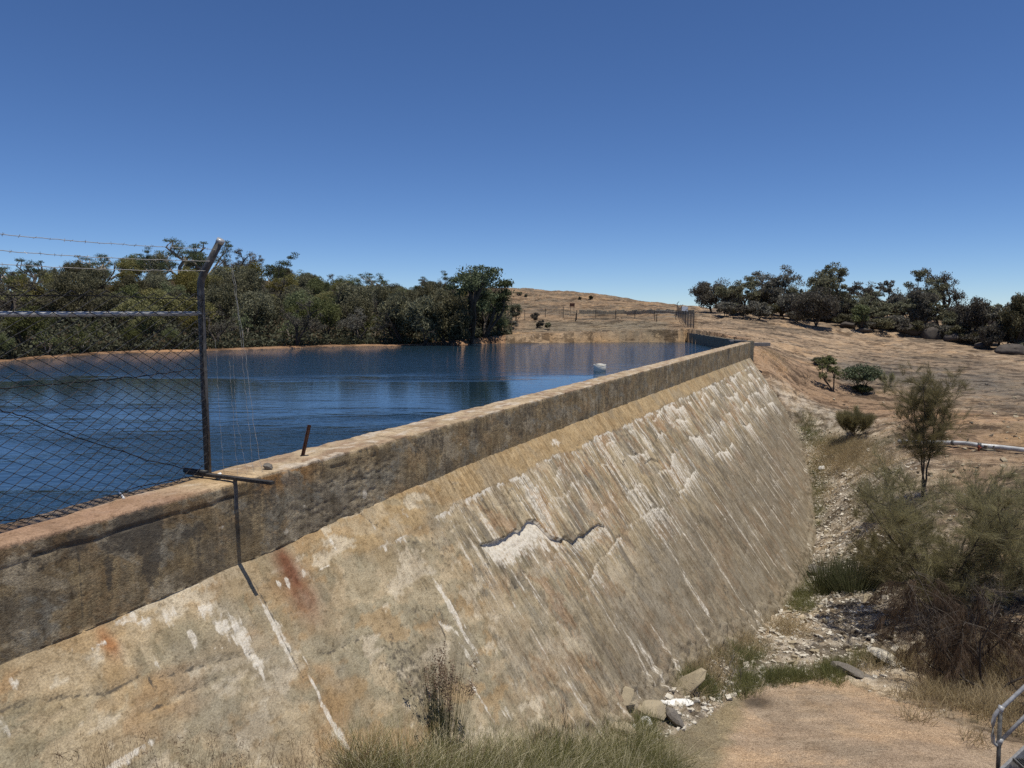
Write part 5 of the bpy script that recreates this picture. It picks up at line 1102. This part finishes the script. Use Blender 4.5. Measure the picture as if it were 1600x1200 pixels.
# dead branchy tangle at the right edge
def dead_branches(seed, name, label, base, h, w, stems, depth, rad, cat='dead bush', bark='dead_wood', lean=(0, 0), nch=(2, 4), up=.1):
    r = np.random.default_rng(seed); root = thing(name, label, cat, base); tips = []
    for k in range(stems):
        mb = MB(); a = 6.28 * k / stems + r.uniform(-.3, .3); grow(r, mb, (0, 0, -.05), (math.cos(a) * .8 + lean[0], math.sin(a) * .8 + lean[1], .9), h * .55, rad, depth, tips, 6, .7, nch, up, .15, .66); V = np.concatenate(mb.V); V[:, :2] *= w / h
        mk('branch', V, [np.concatenate(mb.Q)], M[bark], root)
    return root
dead_branches(520, 'dead_bush', 'bare tangle of grey dead branches at the right edge over the brown she-oak', at(1592, 13.4), 2.2, 2.8, 4, 4, .022, lean=(-.5, 0), bark='bark_dark')
dead_branches(521, 'dead_sapling', 'thin bare stick sapling standing in the rubble near the green tufts', on_ground(1322, 1040, 8), 1.9, .5, 1, 2, .012, 'sapling', 'bark_dark', (-.3, 0), (3, 4), .5)
dead_branches(522, 'twiggy_shrub', 'bare twiggy shrub between the green tufts at the outcrop edge', on_ground(1152, 1072, 8), .62, .8, 4, 3, .007, 'shrub', 'dead_wood')
dead_branches(523, 'twiggy_shrub', 'dry brown twiggy shrub against the dam foot above the foreground grass', at(872, 9.1), .75, .8, 6, 3, .006, 'shrub', 'bark_dark', (0, 0), (3, 4), .5)
dead_branches(524, 'twiggy_shrub', 'leafless little shrub on the red earth left of the sapling', on_ground(1258, 600, 30), .9, .9, 4, 2, .012, 'shrub', 'bark_dark')
make_tree(530, 'dome', 1.95, 3.1, 'leaf_gum', 5200, .12, 'bark_dark', 'leafy dark small tree with drooping right side on the rock shelf', 'tree', base=on_ground(1343, 612, 30), name='small_tree', lean=(.1, 0))
make_tree(531, 'shrub', .6, 1.8, 'leaf_gum', 3600, .11, 'bark_dark', 'dense dark clump hugging the foot of the leafy small tree', 'bush', base=on_ground(1350, 614, 30), name='bush')
make_tree(532, 'open', 2.3, 1.5, 'leaf_green', 2400, .09, 'bark_dark', 'slim pale green sapling left of the leafy small tree', 'tree', base=on_ground(1302, 612, 30), name='sapling')
make_tree(533, 'shrub', .8, 1.3, 'leaf_sheoak', 2600, .11, 'bark_dark', 'small dark bush far left on the rock shelf', 'bush', base=on_ground(1279, 572, 30), name='bush')
make_tree(534, 'shrub', .9, 1.4, 'leaf_green', 2600, .11, 'bark_dark', 'small green bush behind the slim sapling', 'bush', base=on_ground(1296, 574, 30), name='bush')

# --- reeds and grass
def blades(r, P, h, w, lean, droop, seg=3, hv=.35):
    n = len(P); d = r.normal(0, 1, (n, 3)) * np.array([lean, lean, 0]) + np.array([0, 0, 1.]); return ribbons(r, P, d, h, w, droop, seg)
def reed(seed, label, base, h, w, n, mat='grass_dark', heads=0, name='reed_clump', bw=.008, fan=1.2):
    r = np.random.default_rng(seed); root = thing(name, label, 'reeds' if 'reed' in name else 'grass', base); P = np.zeros((n, 3)); P[:, :2] = r.normal(0, w * .22, (n, 2)); P[:, 2] = -.03
    d = np.concatenate([P[:, :2] / w * fan + r.normal(0, .05, (n, 2)), np.ones((n, 1))], 1); V, Q = ribbons(r, P, d, h, bw, .12, 3); mk('stems', V, Q, M[mat], root)
    if heads:
        k = r.integers(0, n, heads); S = P[k] + d[k] / np.linalg.norm(d[k], axis=1, keepdims=True) * h * r.uniform(.75, 1.1, (heads, 1)); kk = np.repeat(np.arange(heads), 60); PP = S[kk] + r.normal(0, 1, (len(kk), 3)) * np.array([.022, .022, .07]); V, Q = leaf_quads(r, PP, .022, .5, .6); mk('seed_heads', V, Q, M['seed_brown'], root)
    return root
reed(601, 'tall dark reed clump with brown seed heads in the foreground grass', at(684, 7.9), 1.12, .34, 240, heads=40, bw=.0055, fan=.35)
reed(602, 'dark spiky rush clump at the left end of the gully bushes', at(1310, 21.2), 1.0, .8, 900, bw=.010)
reed(603, 'second olive rush clump between the spiky one and the small she-oak bush', at(1352, 20.8), .95, 1.0, 1200, bw=.012)
def grass_at(r, pts, mat, hgt, bw, per, rad, name, label, lean=.35, droop=.5):
    PP = []; HH_ = []
    for (x, y, sx, sy, k) in pts:
        for _ in range(k):
            g = on_ground(x + r.normal(0, sx), y + r.normal(0, sy), 3.2); q = g[:2] + r.normal(0, rad, (per, 2)) * (g[1] / 14) ; z = zt(q[:, 0], q[:, 1]); PP.append(np.concatenate([q, z[:, None] - .01], 1)); HH_.append(np.full(per, r.uniform(.6, 1.25)))
    P = np.concatenate(PP); Hs = np.concatenate(HH_)[:, None]; n = len(P)
    d = r.normal(0, 1, (n, 3)) * np.array([lean, lean, 0]) + np.array([0, 0, 1.]); V, Q = ribbons(r, P, d, hgt * Hs[:, 0:1] * 1.0 if False else hgt, bw, droop, 3)
    tag(mk(name, V, Q, M[mat]), label, 'grass', kind='stuff')
rgx = np.random.default_rng(31)
G = [(1250, 925, 10, 14, 26), (1245, 950, 10, 6, 12), (1165, 1030, 16, 10, 16), (1100, 1080, 10, 5, 12), (1205, 1062, 20, 4, 16), (1245, 1060, 18, 4, 10), (1303, 1052, 12, 8, 20), (1160, 1072, 10, 6, 14), (1262, 672, 3, 12, 30), (1272, 770, 3, 34, 44), (1300, 690, 12, 6, 16), (1300, 700, 20, 8, 10), (1380, 690, 10, 10, 5), (1340, 1042, 20, 8, 10), (1000, 1150, 14, 10, 10), (1080, 1062, 10, 10, 8)]
grass_at(rgx, G, 'grass_green', .28, .0075, 80, .12, 'green_grass', 'bright green grass tufts in the gully and along the outcrop')
G = [(1320, 704, 16, 9, 90), (1350, 722, 26, 12, 50), (1290, 720, 12, 16, 20), (1215, 562, 10, 4, 10), (1090, 1040, 20, 16, 26), (1170, 1010, 18, 10, 12), (1300, 760, 26, 30, 16), (1540, 1050, 30, 20, 40), (1480, 1090, 30, 12, 26), (1560, 1120, 20, 16, 22), (1240, 985, 12, 6, 8), (1380, 820, 20, 20, 12), (1400, 1040, 26, 8, 12), (1450, 760, 40, 20, 10)]
grass_at(rgx, G, 'grass_straw', .36, .009, 80, .16, 'straw_grass', 'dry straw coloured grass on the bank and around the bushes', .45)
G = [(1000, 1128, 22, 12, 12), (1050, 1118, 24, 6, 6), (1110, 1092, 14, 5, 6), (1000, 1172, 12, 6, 8), (1520, 1080, 30, 20, 14), (1350, 860, 20, 14, 14)]
grass_at(rgx, G, 'grass_dark', .16, .005, 60, .10, 'weeds', 'low dark weeds among the fallen rubble', .6)
# foreground grass along the foot of the dam
def footpos(r, n, u0, u1, o0, o1, dens=None):
    us = r.uniform(u0, u1, n) ** 1.; off = r.uniform(o0, o1, n); p = O2 + us[:, None] * T2 + (RUN * sbase(us) + off)[:, None] * N2; return np.concatenate([p, zt(p[:, 0], p[:, 1])[:, None] - .02], 1)
cl_ = footpos(rgx, 210, 8.0, 12.7, -.02, 1.1); P = np.repeat(cl_, 85, 0); P[:, :2] += rgx.normal(0, .07, (len(P), 2)); d = rgx.normal(0, .4, (len(P), 3)); d[:, 2] = 1; d[:, :2] += np.repeat(rgx.normal(0, .3, (210, 2)), 85, 0)
n_ = len(P); sel = rgx.random(n_) < .62; V, Q = ribbons(rgx, P[sel], d[sel], .60, .0052, .75, 4); tag(mk('foreground_grass', V, Q, M['grass_green']), 'thick green and straw grass along the foot of the dam in front', 'grass', kind='stuff')
V, Q = ribbons(rgx, P[~sel], d[~sel], .56, .0046, .8, 4); tag(mk('foreground_dry_grass', V, Q, M['grass_straw']), 'dry blades mixed through the grass in front', 'grass', kind='stuff')
P = footpos(rgx, 900, 5.6, 9.6, .0, .8); d = rgx.normal(0, .22, (900, 3)); d[:, 2] = 1; V, Q = ribbons(rgx, P, d, .48, .0035, .35, 5); V2, Q2 = [], []
sd_ = P[:260] + d[:260] / np.linalg.norm(d[:260], axis=1, keepdims=True) * .42; kk = np.repeat(np.arange(260), 9); V2, Q2 = leaf_quads(rgx, sd_[kk] + rgx.normal(0, .02, (len(kk), 3)), .03, .12, .8)
tag(mk('grass_stalks', np.concatenate([V, V2]), [np.concatenate([Q, Q2 + len(V)])], M['needle_brown']), 'thin dry seed stalks standing against the near dam face', 'grass', kind='stuff')
for o in list(bpy.data.objects):
    if '_used' in o.keys(): del o['_used']
